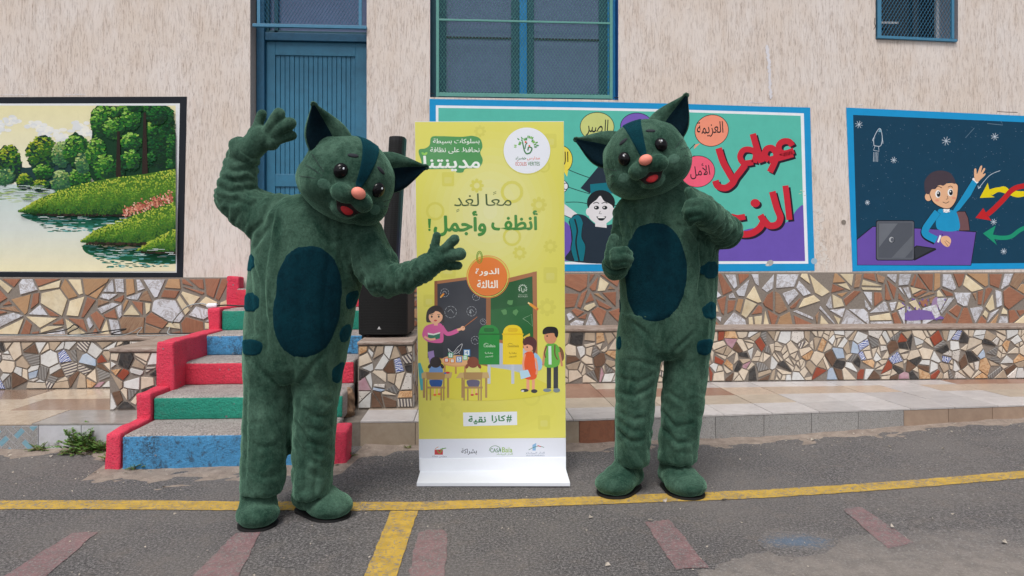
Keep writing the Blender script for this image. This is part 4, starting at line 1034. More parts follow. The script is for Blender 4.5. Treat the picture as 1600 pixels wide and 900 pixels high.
def cheek(segs):
    for x0, x1, y0, y1, z0, z1 in segs:
        s = MB(); rough_box(s, x0, x1, y0, y1, z0, z1, .035, .009, .012); s.build('cheek_wall', M['red'], st, smooth=True)
cheek([(-2.172, -2.082, -2.185, -1.78, -.05, .222), (-2.176, -2.080, -1.80, -1.50, .0, .385), (-2.174, -2.052, -1.52, -.56, .0, .692), (-2.178, -2.078, -.57, -.14, .0, .862), (-2.176, -2.058, -.15, -.02, .0, 1.125),
       (-.846, -.752, -2.185, -1.97, -.05, .215), (-.96, -.845, -.15, -.02, .6, 1.12), (-.935, -.846, -.6, -.14, .3, .86)])
# broken masonry lump
rk = MB(); rk.ell((0,0,0), 1, 1, 1, None, 28, 18)
rp = atD(541, 632, 4.80)
vs = []
for v in rk.v:
    q = Vector((max(-.72, min(.72, v.x))*.066, v.y*.07, max(-.8, min(.8, v.z))*.135)); n = noise.noise_vector(q*22)*.02+noise.noise_vector(q*60)*.008; vs.append(q+n+rp)
tag(mk('broken_masonry', vs, rk.f, M['rock'], loc=rp), 'broken ochre masonry lump wedged between the steps and the tiled block', 'rubble')

# ------------------------------------------------------------------ loudspeaker on the block
spk_base = onZ(598, 527, .666)
def speaker():
    D = (spk_base-CAM).dot(FW); b = atD(598, 527, D); b.z = .666
    r = empty('loudspeaker', b, 'tall black column loudspeaker standing on the tile-faced block behind the waving figure', 'loudspeaker')
    w, dp, h = .385, .40, .46
    def pris(px0, px1, ya, yb, z0, z1, name, mat, par, bv=.02, seg=4):
        m = MB(); m.obox(b+RT*px0+FW*ya+UP*z0, RT*(px1-px0), FW*(yb-ya), UP*(z1-z0)); return bevel(m.build(name, mat, par), bv, seg)
    cab = pris(-w/2, w/2, 0, dp, .012, h, 'cabinet', M['black'], r, .03, 5)
    # ribbed curved front grille
    m = MB(); n = 34; K = 16
    for i in range(n):
        z = .03+i*(h-.05)/n; z2 = z+(h-.05)/n*.55; vs = []
        for zz, off in ((z, 0), (z, .006), (z2, .006), (z2, 0)):
            for k in range(K+1):
                u = -1+2*k/K; vs.append(b+RT*(u*w*.475)+FW*(-(.03*(1-u*u))-off)+UP*zz)
        fs = [(a*(K+1)+k, a*(K+1)+k+1, (a+1)*(K+1)+k+1, (a+1)*(K+1)+k) for a in range(3) for k in range(K)]
        m.add(vs, fs)
    vs = [b+RT*(u*w*.478)+FW*(-.03*(1-u*u)+.001)+UP*zz for zz in (.022, h-.012) for u in [-1+2*k/K for k in range(K+1)]]
    m.add(vs, [(k, k+1, K+2+k, K+1+k) for k in range(K)]); m.build('front_grille', M['grillcloth'], cab)
    lg = MB(); c = b+FW*-.042+UP*.07+RT*-.02; lg.add([c+RT*-.011, c+RT*.011, c+UP*.019], [(0,1,2)]); lg.add([c+RT*-.016+UP*-.004, c+RT*.017+UP*-.004, c+RT*.012+UP*-.001, c+RT*-.012+UP*-.001], [(0,1,2,3)]); lg.build('badge', M['greyplast'], cab)
    for sx in (-1, 1):
        for y in (.05, .34): f = MB(); q = b+RT*(sx*w*.4)+FW*y; f.tube([q, q+UP*.014], .018, 12); f.build('foot', M['sole'], r)
    # column
    z0, z1 = h-.005, 1.575; c0 = Vector((0,0,0)); cw = .063; tilt = .065
    cb = b+RT*(.02)+FW*.10; m = MB(); lean = RT*(tilt/(z1-z0))
    def cp(u, y, z): return cb+RT*u+FW*y+UP*z+lean*(z-z0)
    prof = [(-cw,.05),(-cw,.15),(cw,.15),(cw,.05),(cw*.8,0.012),(cw*.4,-.004),(0,-.01),(-cw*.4,-.004),(-cw*.8,.012)]
    vs = [cp(u, y, z) for z in (z0, z1) for u, y in prof]; n = len(prof)
    m.add(vs, [(k, (k+1)%n, n+(k+1)%n, n+k) for k in range(n)]+[tuple(range(n))[::-1], tuple(range(n, 2*n))]); bevel(m.build('column', M['black'], r), .004)
    m = MB(); nn = 70
    for i in range(nn):
        z = z0+.03+i*(z1-z0-.06)/nn; zz2 = z+(z1-z0)/nn*.5
        m.add([cp(u*1.0, y-.004, q) for q in (z, zz2) for u, y in prof[4:]], [(k+1, k, 5+k, 6+k) for k in range(4)])
    m.build('column_grille', M['grillcloth'], r)
speaker()

# ------------------------------------------------------------------ the stand-up banner
def banner():
    D = 3.95; base = atD(768, 745, D); base.z = 0
    r = empty('standing_banner', base, 'yellow stand-up campaign banner with Arabic text and classroom drawing on a white foot', 'banner')
    def bp(x, y, lift): return atD(x, y, D-.0085) - FW*lift
    zt, zb = atD(0,189.5,D).z, atD(0,735,D).z
    L = lambda y: 648+(655-648)*(y-190)/(545); Rr = lambda y: 881+(884.5-881)*(y-190)/545
    m = MB(); n = 24; vs = []
    for yy in (0, .008):
        for i in range(n+1):
            y = 190+(735-190)*i/n; vs += [atD(L(y), y, D)+FW*yy, atD(Rr(y), y-.6, D)+FW*yy]
    k = 2*(n+1); fs = []
    for i in range(n): fs += [(2*i+2, 2*i+3, 2*i+1, 2*i), (k+2*i, k+2*i+1, k+2*i+3, k+2*i+2), (2*i, k+2*i, k+2*i+2, 2*i+2), (2*i+1, 2*i+3, k+2*i+3, k+2*i+1)]
    fs += [(0,1,k+1,k), (2*n+1, 2*n, k+2*n, k+2*n+1)]
    m.add(vs, fs); m.build('panel', M['white'], r)
    # foot: upright strip and slanting plate
    a, b = atD(655.5, 716.5, D-.012), atD(884.5, 714, D-.012); c, d = atD(656, 737, D-.03), atD(884.5, 733, D-.03)
    e, f = atD(651, 753, 3.76), atD(891, 750, 3.76); e.z = f.z = .024
    m = MB(); vs = [a, b, c, d, e, f, Vector((e.x,e.y,.004)), Vector((f.x,f.y,.004)), c+FW*.06-UP*0, d+FW*.06]
    back = [a+FW*.045, b+FW*.045]; vs += back; g1, g2 = Vector((back[0].x, back[0].y, .004)), Vector((back[1].x, back[1].y, .004)); vs += [g1, g2]
    m.add(vs, [(0,2,3,1),(10,0,1,11),(2,4,5,3),(4,6,7,5),(10,11,13,12),(12,13,7,6),(0,10,12,6,4,2),(1,3,5,7,13,11)]); bevel(m.build('foot', M['white'], r), .002)
    P = Painter(bp, 4, 6e-5); R = random.Random(9)
    YL = (220,215,98)
    rows = 40
    P.poly([(L(190)+.3,190.6),(Rr(190)-.3,190.2),(Rr(684)-.3,684),(L(686)+.3,686)], YL)
    def rad(cx, cy, rx, ry, c0, n=10):
        for i in range(n):
            t = 1-i/n; P.ell(cx, cy, rx*t, ry*t, tuple(int(a+(b-a)*(i+1)/n) for a, b in zip(YL, c0)), n=40)
    rad(766, 330, 108, 125, (222,222,164)); rad(768, 640, 100, 40, (212,206,90), 5)
    IC = (212,207,92)
    for x, y, r_ in ((700,280,16),(745,290,14),(672,240,14),(860,220,16),(850,260,12),(800,300,22),(842,320,16),(680,330,18),(700,420,20),(812,395,14),(860,430,18),(855,480,18),(800,370,18),(670,470,14),(860,385,14),(750,205,12),(676,560,12),(830,620,18),(700,640,18),(850,660,16),(760,600,16)):
        kk = R.randrange(3)
        if kk == 0: P.ring(x, y, r_*.7, r_*.7, r_*.22, IC, 16)
        elif kk == 1: P.rrect(x-r_*.6, y-r_*.7, x+r_*.6, y+r_*.7, 3, IC); P.rrect(x-r_*.35, y-r_*.2, x+r_*.35, y+r_*.4, 2, (214,210,112))
        else:
            for a in range(8): P.ell(x+r_*.6*math.cos(a*.785), y+r_*.6*math.sin(a*.785), r_*.2, r_*.2, IC, n=8)
            P.ring(x, y, r_*.45, r_*.45, r_*.25, IC, 14)
    def S1(x, y): return (640+x*.24436, 180+y*.24436)
    q = lambda pts: [S1(*p) for p in pts]
    GN = (74,148,84)
    P.blob(q([(140,140),(200,134),(330,138),(400,132),(450,150),(466,200),(452,240),(468,290),(440,336),(360,342),(340,365),(300,366),(280,345),(120,345),(84,335),(74,290),(58,240),(64,218),(100,212),(128,190)]), GN)
    P.text('بسلوكات بسيطة', *S1(150,150), *S1(447,188), (232,240,232), .012); P.text('نحافظ على نظافة', *S1(132,205), *S1(447,246), (232,240,232), .012)
    P.text('مدينتنا', *S1(90,262), *S1(448,356), (236,242,236), .03); P.ell(*S1(86,246), 3, 1.8, (130,196,80), 40); P.ell(*S1(104,246), 3, 1.8, (150,206,90), -40)
    P.ell(*S1(750,230), 37.5, 37.2, (206,202,96), n=40); P.ell(*S1(750,226), 36.4, 36, (230,234,244), n=44)
    for i in range(22):
        a = math.radians(178+i*(184)/21); rr = (R.choice([52,66,76])) * .24436; x, y = S1(752,195); x += rr*1.0*math.cos(a); y += rr*.95*math.sin(a)+1.5; P.ell(x, y, 2.4, 1.1, R.choice([(96,168,70),(130,190,90),(70,150,80)]), math.degrees(a), 8)
    GD = (52,122,66)
    P.line(q([(722,172),(728,200),(736,232),(750,246),(772,238),(782,212),(762,204),(756,226)]), 2.0, GD, True); P.line(q([(738,214),(742,190),(752,176)]), 1.5, GD, True); P.ell(*S1(742,172), 1.6, 1.6, (226,96,70), n=10); P.ell(*S1(766,196), 1.5, 1.5, (226,96,70), n=10)
    P.text('مدارس', *S1(752,264), *S1(832,288), (226,110,80), .008); P.text('خضراء', *S1(678,264), *S1(746,288), GD, .008)
    P.text('ECOLES', *S1(678,300), *S1(748,322), (206,96,84), .012); P.text('VERTES', *S1(756,298), *S1(832,322), GD, .012)
    P.line(q([(686,294),(694,290)]), .8, (206,96,84))
    G1, G2 = (64,88,44), (60,136,54)
    P.text('معا', *S1(484,504), *S1(652,580), G1, .0); P.text('لغد', *S1(284,500), *S1(444,582), G1, .0)
    for x, y in ((534,492),(534,502),(298,604),(298,614)): P.line(q([(x,y+5),(x+20,y-4)]), .8, G1)
    P.text('أنظف', *S1(526,612), *S1(816,734), G2, .03); P.text('وأجمل', *S1(158,616), *S1(486,770), G2, .03); P.poly(q([(117,662),(137,662),(133,722),(121,722)]), G2); P.ell(*S1(127,733), 2, 1.9, G2, n=12)
    S2 = lambda x, y: (640+x*.28889, 380+y*.28889); q = lambda pts: [S2(*p) for p in pts]
    WD, WD2 = (166,110,72), (140,88,56)
    # boards
    P.poly(q([(134,205),(424,168),(428,668),(134,620)]), WD); P.poly(q([(150,220),(414,184),(416,658),(152,618)]), (52,56,66))
    P.poly(q([(424,215),(686,152),(690,590),(600,570),(424,530)]), WD); P.poly(q([(438,238),(666,178),(672,545),(438,515)]), (34,100,52)); P.poly(q([(438,238),(666,178),(668,330),(438,360)]), (28,88,46))
    P.poly(q([(414,280),(436,275),(438,660),(414,660)]), (150,98,64)); P.poly(q([(134,205),(150,203),(150,625),(134,622)]), WD2); P.poly(q([(664,156),(688,152),(692,700),(672,680)]), WD)
    P.poly(q([(440,530),(600,560),(680,600),(680,720),(600,700),(440,672)]), (180,190,204)); P.blob(q([(120,640),(300,640),(430,668),(560,690),(700,740),(780,800),(600,840),(300,850),(80,800)]), (216,208,70))
    CK = (176,182,190)
    for cx, cy, r_ in ((222,372,32),(335,368,26),(190,268,22),(398,425,16),(355,525,22),(360,290,20)):
        for k in range(9): a = k*.698; x, y = S2(cx+r_*math.cos(a), cy+r_*math.sin(a)); x2, y2 = S2(cx+r_*math.cos(a+.5), cy+r_*math.sin(a+.5)); P.line([(x,y),(x2,y2)], .55, CK)
        P.line(q([(cx-r_*.5,cy),(cx,cy-r_*.4),(cx+r_*.5,cy+r_*.2)]), .5, CK, True)
    P.line(q([(208,570),(235,590),(262,560),(285,545),(270,585),(240,600),(220,598),(208,570)]), .7, (210,214,220), True); P.line(q([(232,606),(262,575),(270,600)]), .7, (210,214,220))
    P.text('4', *S2(322,362), *S2(334,384), CK, .0)
    for k in range(3):
        a = k*2.094-1.57; cx, cy = 543+30*math.cos(a), 355+30*math.sin(a)
        pts = [(cx+14*math.cos(a+1.57+.5), cy+14*math.sin(a+2.07)), (cx+24*math.cos(a+.8), cy+24*math.sin(a+.8)), (cx+20*math.cos(a-.6), cy+20*math.sin(a-.6)), (cx-16*math.cos(a+1.57), cy-16*math.sin(a+1.57)), (cx-10*math.cos(a), cy-10*math.sin(a))]
        P.poly(q(pts), (88,144,88))
    for i in range(11): a = math.radians(150+i*24); x, y = S2(612+20*math.cos(a), 246+20*math.sin(a)); P.ell(x, y, 1.5, .8, (206,222,206), math.degrees(a), 6)
    P.line(q([(604,240),(608,262),(618,262),(620,246)]), 1, (206,222,206), True); P.text('مدارس خضراء', *S2(590,274), *S2(636,281), (190,210,190), .0); P.text('ECOLES', *S2(588,284), *S2(638,292), (190,210,190), .01)
    P.line(q([(612,408),(660,385),(664,450),(640,425),(612,408)]), .5, (150,186,150))
    def pencil(x0, y0, x1, y1, w):
        P.line([S2(x0,y0), S2(x1,y1)], w, (226,150,50)); P.line([S2(x0+(x1-x0)*.8,y0+(y1-y0)*.8), S2(x1,y1)], w*1.05, (206,120,60)); P.line([S2(x0-(x1-x0)*.22,y0-(y1-y0)*.22), S2(x0,y0)], w*.6, (240,210,150))
    pencil(650,328,694,360,4.0); pencil(170,290,186,272,2.8); P.poly(q([(610,510),(650,486),(652,500),(620,518)]), (214,190,80))
    # badge
    P.ring(*S2(424,182), 33.2, 33, .9, (230,126,50), 40); P.ring(*S2(423,182), 31.4, 31.2, 1.4, (214,206,90), 40); P.ell(*S2(422,180), 30.6, 30.2, (226,124,52), n=44)
    P.text('الدورة', *S2(357,136), *S2(483,176), (244,240,228), .028); P.text('الثالثة', *S2(366,200), *S2(476,242), (244,240,228), .028)
    for off in (0, 1): P.ring(*S2(378,76), 4.6-off*1.7, 9.5-off*2.4, 1, (96,150,40), 22)
    # bins
    for x0, x1, c, c2, tc in ((373,486,(30,136,56),(18,104,42),(200,228,200)),(503,613,(234,206,34),(222,186,30),(150,130,20))):
        for o in (.5,): P.rect(*S2((x0+x1)/2-8,640), *S2((x0+x1)/2+8,760), (190,198,214))
        P.rrect(*S2(x0+2,442), *S2(x1-2,540), 13, c); P.rect(*S2(x0+1,490), *S2(x1,656), c); P.rect(*S2(x0-3,488), *S2(x1+3,496), c2); P.rrect(*S2(x0+28,458), *S2(x1-28,480), 3, c2)
        P.text('CasaBaia' if x0 < 400 else 'casabaia', *S2(x0+28,548), *S2(x1-22,562), tc, .01); P.line([S2(x0+28,548), S2(x0+40,540), S2(x0+54,546)], .7, tc); P.text('بقايا' , *S2(x0+35,588), *S2(x1-35,600), tc, .01); P.text('للتدوير', *S2(x0+35,606), *S2(x1-35,618), tc, .01)
    # teacher
    SKN = (240,184,148); HB = (44,36,40); PK = (216,96,160)
    P.blob(q([(90,420),(96,365),(130,338),(170,345),(188,380),(186,430),(165,425),(110,428)]), HB, 5); P.poly(q([(97,530),(182,530),(182,620),(98,620)]), (44,50,58))
    P.blob(q([(128,435),(170,435),(180,465),(182,530),(150,540),(98,532),(75,512),(68,490),(85,450)]), PK, 5); P.line(q([(172,450),(205,490),(262,472)]), 6.5, PK, True); P.line(q([(258,470),(294,458)]), 4, SKN); P.ell(*S2(288,460), 3.4, 3.6, SKN); P.line(q([(288,458),(366,398)]), .9, (190,110,50))
    P.poly(q([(130,425),(152,425),(152,445),(132,445)]), SKN); P.blob(q([(106,385),(120,370),(150,368),(176,385),(176,412),(160,430),(140,437),(118,428),(105,408)]), SKN, 5); P.blob(q([(98,395),(106,352),(140,342),(176,352),(184,395),(174,385),(150,362),(128,378),(108,385)]), HB, 5)
    for x in (120,158): P.ell(*S2(x,397), 1.5, 1.8, (40,30,30), n=8); P.line(q([(x-8,386),(x+8,384)]), .7, HB)
    P.ell(*S2(140,418), 2.4, 1.4, (206,60,70), n=10); P.poly(q([(98,488),(130,494),(165,484),(164,515),(132,523),(100,512)]), (40,120,96)); P.poly(q([(98,484),(130,490),(166,480),(164,488),(131,498),(99,494)]), (232,240,232)); P.line(q([(80,505),(110,520),(140,517)]), 3.4, SKN, True)
    # round table, blocks, desks, pupils
    P.poly(q([(98,588),(130,580),(140,650),(108,652)]), (154,130,190)); P.poly(q([(46,650),(58,645),(78,700),(84,795),(60,795),(50,710)]), (70,170,180))
    for x in (250, 300, 190): P.rect(*S2(x-5,650), *S2(x+5,706), (190,140,86))
    P.ell(*S2(255,638), 24, 8.8, (216,160,106)); P.ell(*S2(255,634), 24, 8, (226,176,124))
    for x, y, s_, c, t_ in ((292,574,36,(60,130,190),'4'),(208,592,28,(60,160,110),'3'),(252,612,32,(60,120,190),'5'),(188,620,24,(206,80,70),'A'),(220,624,24,(226,140,60),'2'),(288,606,26,(100,190,120),'6')):
        P.rect(*S2(x,y), *S2(x+s_,y+s_), c); P.rect(*S2(x+4,y+4), *S2(x+s_-5,y+s_-4), (222,232,236)); P.text(t_, *S2(x+9,y+8), *S2(x+s_-11,y+s_-9), c, .01)
    DK, DK2 = (198,168,112), (170,136,86)
    P.poly(q([(64,705),(80,695),(232,698),(224,730),(66,732)]), DK); P.poly(q([(250,730),(272,700),(425,698),(432,730)]), DK)
    for x in (78,208,286,414): P.rect(*S2(x-6,728), *S2(x+6,836), DK2)
    for cx, hair, top, bot, legc in ((143,HB,(110,150,206),(30,80,150),(230,110,60)),(345,(130,66,46),(214,208,120),(96,92,120),(200,70,60))):
        P.blob(q([(cx-38,700),(cx-30,670),(cx,660),(cx+32,672),(cx+38,712),(cx+30,755),(cx-30,755)]), top, 4); P.blob(q([(cx-34,742),(cx+30,742),(cx+28,775),(cx,782),(cx-26,775)]), bot, 4)
        P.ell(*S2(cx-2,644), 9, 8.6, hair); P.ell(*S2(cx-34,665), 2.4, 4, hair, 30); P.ell(*S2(cx+33,665), 2.4, 4, hair, -30)
        P.poly(q([(cx-54,698),(cx+50,698),(cx+46,738),(cx-50,738)]), DK2); P.poly(q([(cx-54,775),(cx+50,775),(cx+50,786),(cx-54,786)]), DK2)
        for x in (cx-50, cx+42, cx-30, cx+28): P.rect(*S2(x-4,738 if abs(x-cx) > 35 else 786), *S2(x+4,850), DK2)
        P.rect(*S2(cx-10,786), *S2(cx-4,815), SKN); P.rect(*S2(cx+12,786), *S2(cx+18,812), SKN); P.ell(*S2(cx-6,820), 2.6, 1.6, legc); P.ell(*S2(cx+17,816), 2.4, 1.5, legc)
    P.ell(*S2(205,700), 3.6, 1.6, (200,50,70)); P.ell(*S2(192,703), 2, 1.2, (50,110,190))
    # standing girl and boy
    P.rect(*S2(632,730), *S2(648,795), (232,160,128)); P.rect(*S2(662,730), *S2(677,795), (232,160,128)); P.ell(*S2(622,796), 6.2, 2.6, (50,52,60)); P.ell(*S2(674,800), 5, 3, (50,52,60)); P.ell(*S2(612,799), 2.4, 1.4, (220,220,224))
    P.blob(q([(655,590),(690,600),(716,640),(712,680),(680,690),(660,660)]), (150,196,226), 5); P.blob(q([(620,600),(652,585),(672,600),(680,660),(684,730),(622,730),(614,660)]), (226,88,36), 5); P.line(q([(624,600),(614,650),(622,700)]), 3.2, (232,160,128), True); P.line(q([(680,620),(690,670),(686,710)]), 3.2, (232,160,128), True)
    P.poly(q([(595,690),(640,684),(655,720),(602,736)]), (180,216,236)); P.blob(q([(616,540),(630,530),(665,535),(672,560),(655,585),(628,582),(618,565)]), (232,164,132), 5); P.blob(q([(612,530),(635,506),(665,508),(686,530),(686,560),(678,590),(668,596),(664,560),(640,548),(620,552)]), (86,50,52), 5)
    P.ell(*S2(636,562), 1.2, 1.2, (40,30,30), n=8); P.rect(*S2(742,660), *S2(765,785), (38,44,52)); P.rect(*S2(778,660), *S2(803,785), (38,44,52)); P.ell(*S2(744,795), 6.4, 2.8, (120,136,144)); P.ell(*S2(795,795), 5.4, 3.4, (120,136,144))
    P.blob(q([(808,560),(830,580),(836,620),(822,640),(806,620)]), (120,80,50), 4); P.blob(q([(735,555),(760,540),(795,548),(812,580),(806,660),(734,668),(728,600)]), (96,176,66), 5); P.poly(q([(750,556),(766,556),(768,656),(752,656)]), (216,232,226)); P.line(q([(738,560),(728,600),(722,660)]), 3.4, (206,140,104), True); P.line(q([(810,590),(820,640),(824,665)]), 3.2, (206,140,104), True)
    P.line(q([(786,550),(786,600),(800,630)]), 2, (110,74,48), True); P.line(q([(742,556),(730,590),(735,620)]), 2, (110,74,48), True)
    P.blob(q([(728,500),(745,485),(785,490),(795,515),(780,540),(750,542),(732,525)]), (210,144,108), 5); P.blob(q([(722,492),(722,468),(745,452),(790,455),(804,480),(798,510),(786,502),(780,486),(750,488)]), (30,28,32), 5); P.ell(*S2(744,502), 1.2, 1.3, (30,24,24), n=8)
    # hashtag
    P.poly([(723.5,644.6),(807.8,643),(808,664),(724,666)], (226,232,240)); P.text('كازا', 768.5,649,789.5,660.5, (52,128,76), .03); P.text('نقية', 732,650,759,662.5, (52,128,76), .03); P.text('#', 791.5,648.5,799.5,659.5, (52,128,76), .02)
    # white strip and logos
    P.poly([(L(686)+.3,686),(Rr(684)-.3,684.2),(Rr(716)-.3,716.8),(L(717)+.3,718.5)], (222,226,238))
    P.rect(679,702.5,692,710.5,(190,44,50)); P.line([(683,703),(687,708),(692,700)], 1.2, (90,160,60), True); P.line([(688,702),(697,700)], 1.3, (90,160,60)); P.line([(680,701),(685,698)], .8, (200,120,50)); P.text('مجلس عمالة', 675,711.5,698,715, (90,90,100), .0)
    P.text('بشراكة', 721,701,745,710.5, (60,64,80), .01)
    P.ring(773.5,704.5,9,8,.8,GD,16,180,360); P.text('CASA', 766,700.5,783,706.8, GD, .01); P.text('Baïa', 784.5,699,800.5,706.8, (140,180,60), .012); P.text('الدار البيضاء', 776,707.8,801,711.6, (110,160,80), .0)
    P.poly([(832,695),(838,692),(837,704),(832,704)], (130,176,216)); P.line([(826,703),(834,699),(842,697),(850,699)], .8, (60,120,90), True); P.line([(840,696),(845,698)], 1.2, (200,60,60)); P.text('الدار البيضاء', 822,706,851,709.6, (100,120,150), .0); P.text('VILLE DE CASABLANCA', 822,710.4,851,712.6, (100,120,150), .0)
    P.build('printed_sheet', M['print'], r)
banner()

def crease(V, tree, lines, D0, w=.011, dep=.012):
    """press sewn-cloth creases (given as photo polylines on the front) into the body"""
    A_ = np.array([tuple(v) for v in V], dtype=np.float64); off = np.zeros_like(A_); N_ = np.zeros_like(A_)
    for ln, amp in lines:
        pts = []
        for (x0, y0), (x1, y1) in zip(ln, ln[1:]):
            n = max(2, int(math.hypot(x1-x0, y1-y0)/6))
            for k in range(n):
                x, y = x0+(x1-x0)*k/n, y0+(y1-y0)*k/n; h = tree.ray_cast(CAM+ray(x, y)*D0, ray(x, y).normalized(), 3)
                if h[0] is not None: pts.append((h[0], h[1]))
        if len(pts) < 2: continue
        best = np.full(len(A_), 9.0); bn = np.zeros_like(A_); bt = np.zeros(len(A_))
        for i in range(len(pts)-1):
            a = np.array(pts[i][0]); b = np.array(pts[i+1][0]); ab = b-a; L = ab.dot(ab)
            if L < 1e-9 or L > .01: continue
            t = np.clip(((A_-a) @ ab)/L, 0, 1); d = np.linalg.norm(A_-(a+t[:,None]*ab), axis=1); m = d < best
            best[m] = d[m]; bn[m] = np.array(pts[i][1]); bt[m] = (i+t[m])/(len(pts)-1)
        prof = -np.exp(-(best/w)**2)+.55*np.exp(-((best-2.3*w)/(1.5*w))**2)
        amp *= .62; ph = 7.3*len(ln)+ln[0][0]; mod = .55+.6*np.abs(np.sin(A_[:,0]*19+ph)*np.cos(A_[:,2]*13+ph*.7))
        off += bn*(prof*mod*amp*dep*np.clip(np.sin(np.pi*np.clip(bt*.9+.05, 0, 1))*1.6, 0, 1)*(best < .08))[:,None]
    return [Vector(v) for v in (A_+off)]
# ------------------------------------------------------------------ people in plush cat costumes
def remesh(mb, vox, smooth_it, fac=.5):
    me = bpy.data.meshes.new('tmp'); me.from_pydata([tuple(v) for v in mb.v], [], mb.f); me.update()
    o = bpy.data.objects.new('tmp', me); COL.objects.link(o)
    m = o.modifiers.new('r', 'REMESH'); m.mode = 'VOXEL'; m.voxel_size = vox; m.adaptivity = 0
    if smooth_it: s = o.modifiers.new('s', 'SMOOTH'); s.iterations = smooth_it; s.factor = fac
    ev = o.evaluated_get(bpy.context.evaluated_depsgraph_get()); r = bpy.data.meshes.new_from_object(ev)
    n = len(r.vertices); co_ = np.empty(n*3, dtype=np.float32); r.vertices.foreach_get('co', co_); no = np.empty(n*3, dtype=np.float32); r.vertices.foreach_get('normal', no)
    fs = [tuple(p.vertices) for p in r.polygons]
    bpy.data.objects.remove(o); bpy.data.meshes.remove(me); bpy.data.meshes.remove(r)
    return co_.reshape(-1,3), no.reshape(-1,3), fs
def displace(V, N, fn):
    out = []
    for v, n in zip(V, N):
        v = Vector(v); n = Vector(n); out.append(v+n*fn(v, n))
    return out
def ridge(x): return min(1.2, abs(x)*3.0)-.5
def limbfold(v, a, b, r, amp, freq, wide, seed=0):
    ab = b-a; L = ab.length; t = (v-a).dot(ab)/(L*L); 
    if t < -.25 or t > 1.25: return 0
    p = a+ab*t; d = (v-p)
    if d.length > r*1.6: return 0
    dn = d.normalized() if d.length > 1e-5 else Vector((0,0,1))
    s = t*L
    w = min(1, max(0, (t+.25)/.25))*min(1, max(0, (1.25-t)/.25))
    q = Vector((s*freq, dn.x*wide+seed, dn.z*wide+dn.y*.9)); n = noise.noise(q)+.4*noise.noise(q*2.1)
    return amp*ridge(n)*w
def drape(v, n, amp=.006):
    q = Vector((v.x*8+n.x*.6, v.y*5, v.z*1.9+v.x*1.5)); return amp*(1.1*min(1, abs(noise.noise(q))*3)-.4+.5*noise.noise(q*2.3))+.0010*noise.noise(v*60)
def bvh(V, Fc): return BVHTree.FromPolygons([tuple(v) for v in V], Fc)
def patch_ray(tree, outline, cx, cy, D0, mat, parent, name='belly_patch', rings=16, lift=.005):
    outline = [(cx+(x-cx)*(1+.035*noise.noise(Vector((x*.05,y*.05,2)))), cy+(y-cy)*(1+.03*noise.noise(Vector((x*.06,y*.06,5))))) for x, y in outline]
    """fur patch laid on the body: outline in picture units round (cx,cy)"""
    n = len(outline); pts = [(cx, cy)]; vs = []; fs = []; grid = []
    for k in range(1, rings+1):
        for x, y in outline: pts.append((cx+(x-cx)*k/rings, cy+(y-cy)*k/rings))
    for i, (x, y) in enumerate(pts):
        d = ray(x, y); o = CAM+d*D0; h = tree.ray_cast(o, d.normalized(), 3)
        if h[0] is None: h = tree.find_nearest(CAM+d*(D0+.3))
        k = 0 if i == 0 else (i-1)//n+1; lf = lift if k < rings else -.003
        vs.append(h[0]+h[1]*lf*(1 if k < rings-1 else (.8 if k == rings-1 else 1)))
    for j in range(n): fs.append((0, 1+j, 1+(j+1)%n))
    for k in range(rings-1):
        for j in range(n): a = 1+k*n; fs.append((a+j, a+n+j, a+n+(j+1)%n, a+(j+1)%n))
    fs = [f[::-1] for f in fs]
    return mk(name, vs, fs, mat, parent, smooth=True)
def patch_near(tree, c, u, v, outl, mat, parent, name='fur_spot', rings=7, lift=.004):
    if name == 'fur_spot': outl = [(a*(1+.12*noise.noise(Vector((a*40,b*40,c.z*9)))), b*(1+.14*noise.noise(Vector((a*40+5,b*40,c.z*9))))) for a, b in outl]
    n = len(outl); vs = []; fs = []; pts = [(0,0,0)]+[(a*k/rings, b*k/rings, k) for k in range(1, rings+1) for a, b in outl]
    for a, b, k in pts:
        h = tree.find_nearest(c+u*a+v*b); vs.append(h[0]+h[1]*(lift if k < rings else -.002))
    for j in range(n): fs.append((0, 1+j, 1+(j+1)%n))
    for k in range(rings-1):
        for j in range(n): a = 1+k*n; fs.append((a+j, a+n+j, a+n+(j+1)%n, a+(j+1)%n))
    return mk(name, vs, fs, mat, parent, smooth=True)
def oval(n=40, sq=2.0, f=lambda a: 1):
    out = []
    for i in range(n):
        a = 2*math.pi*i/n; c, s = math.cos(a), math.sin(a); out.append((math.copysign(abs(c)**(2/sq), c)*f(a), math.copysign(abs(s)**(2/sq), s)*f(a)))
    return out
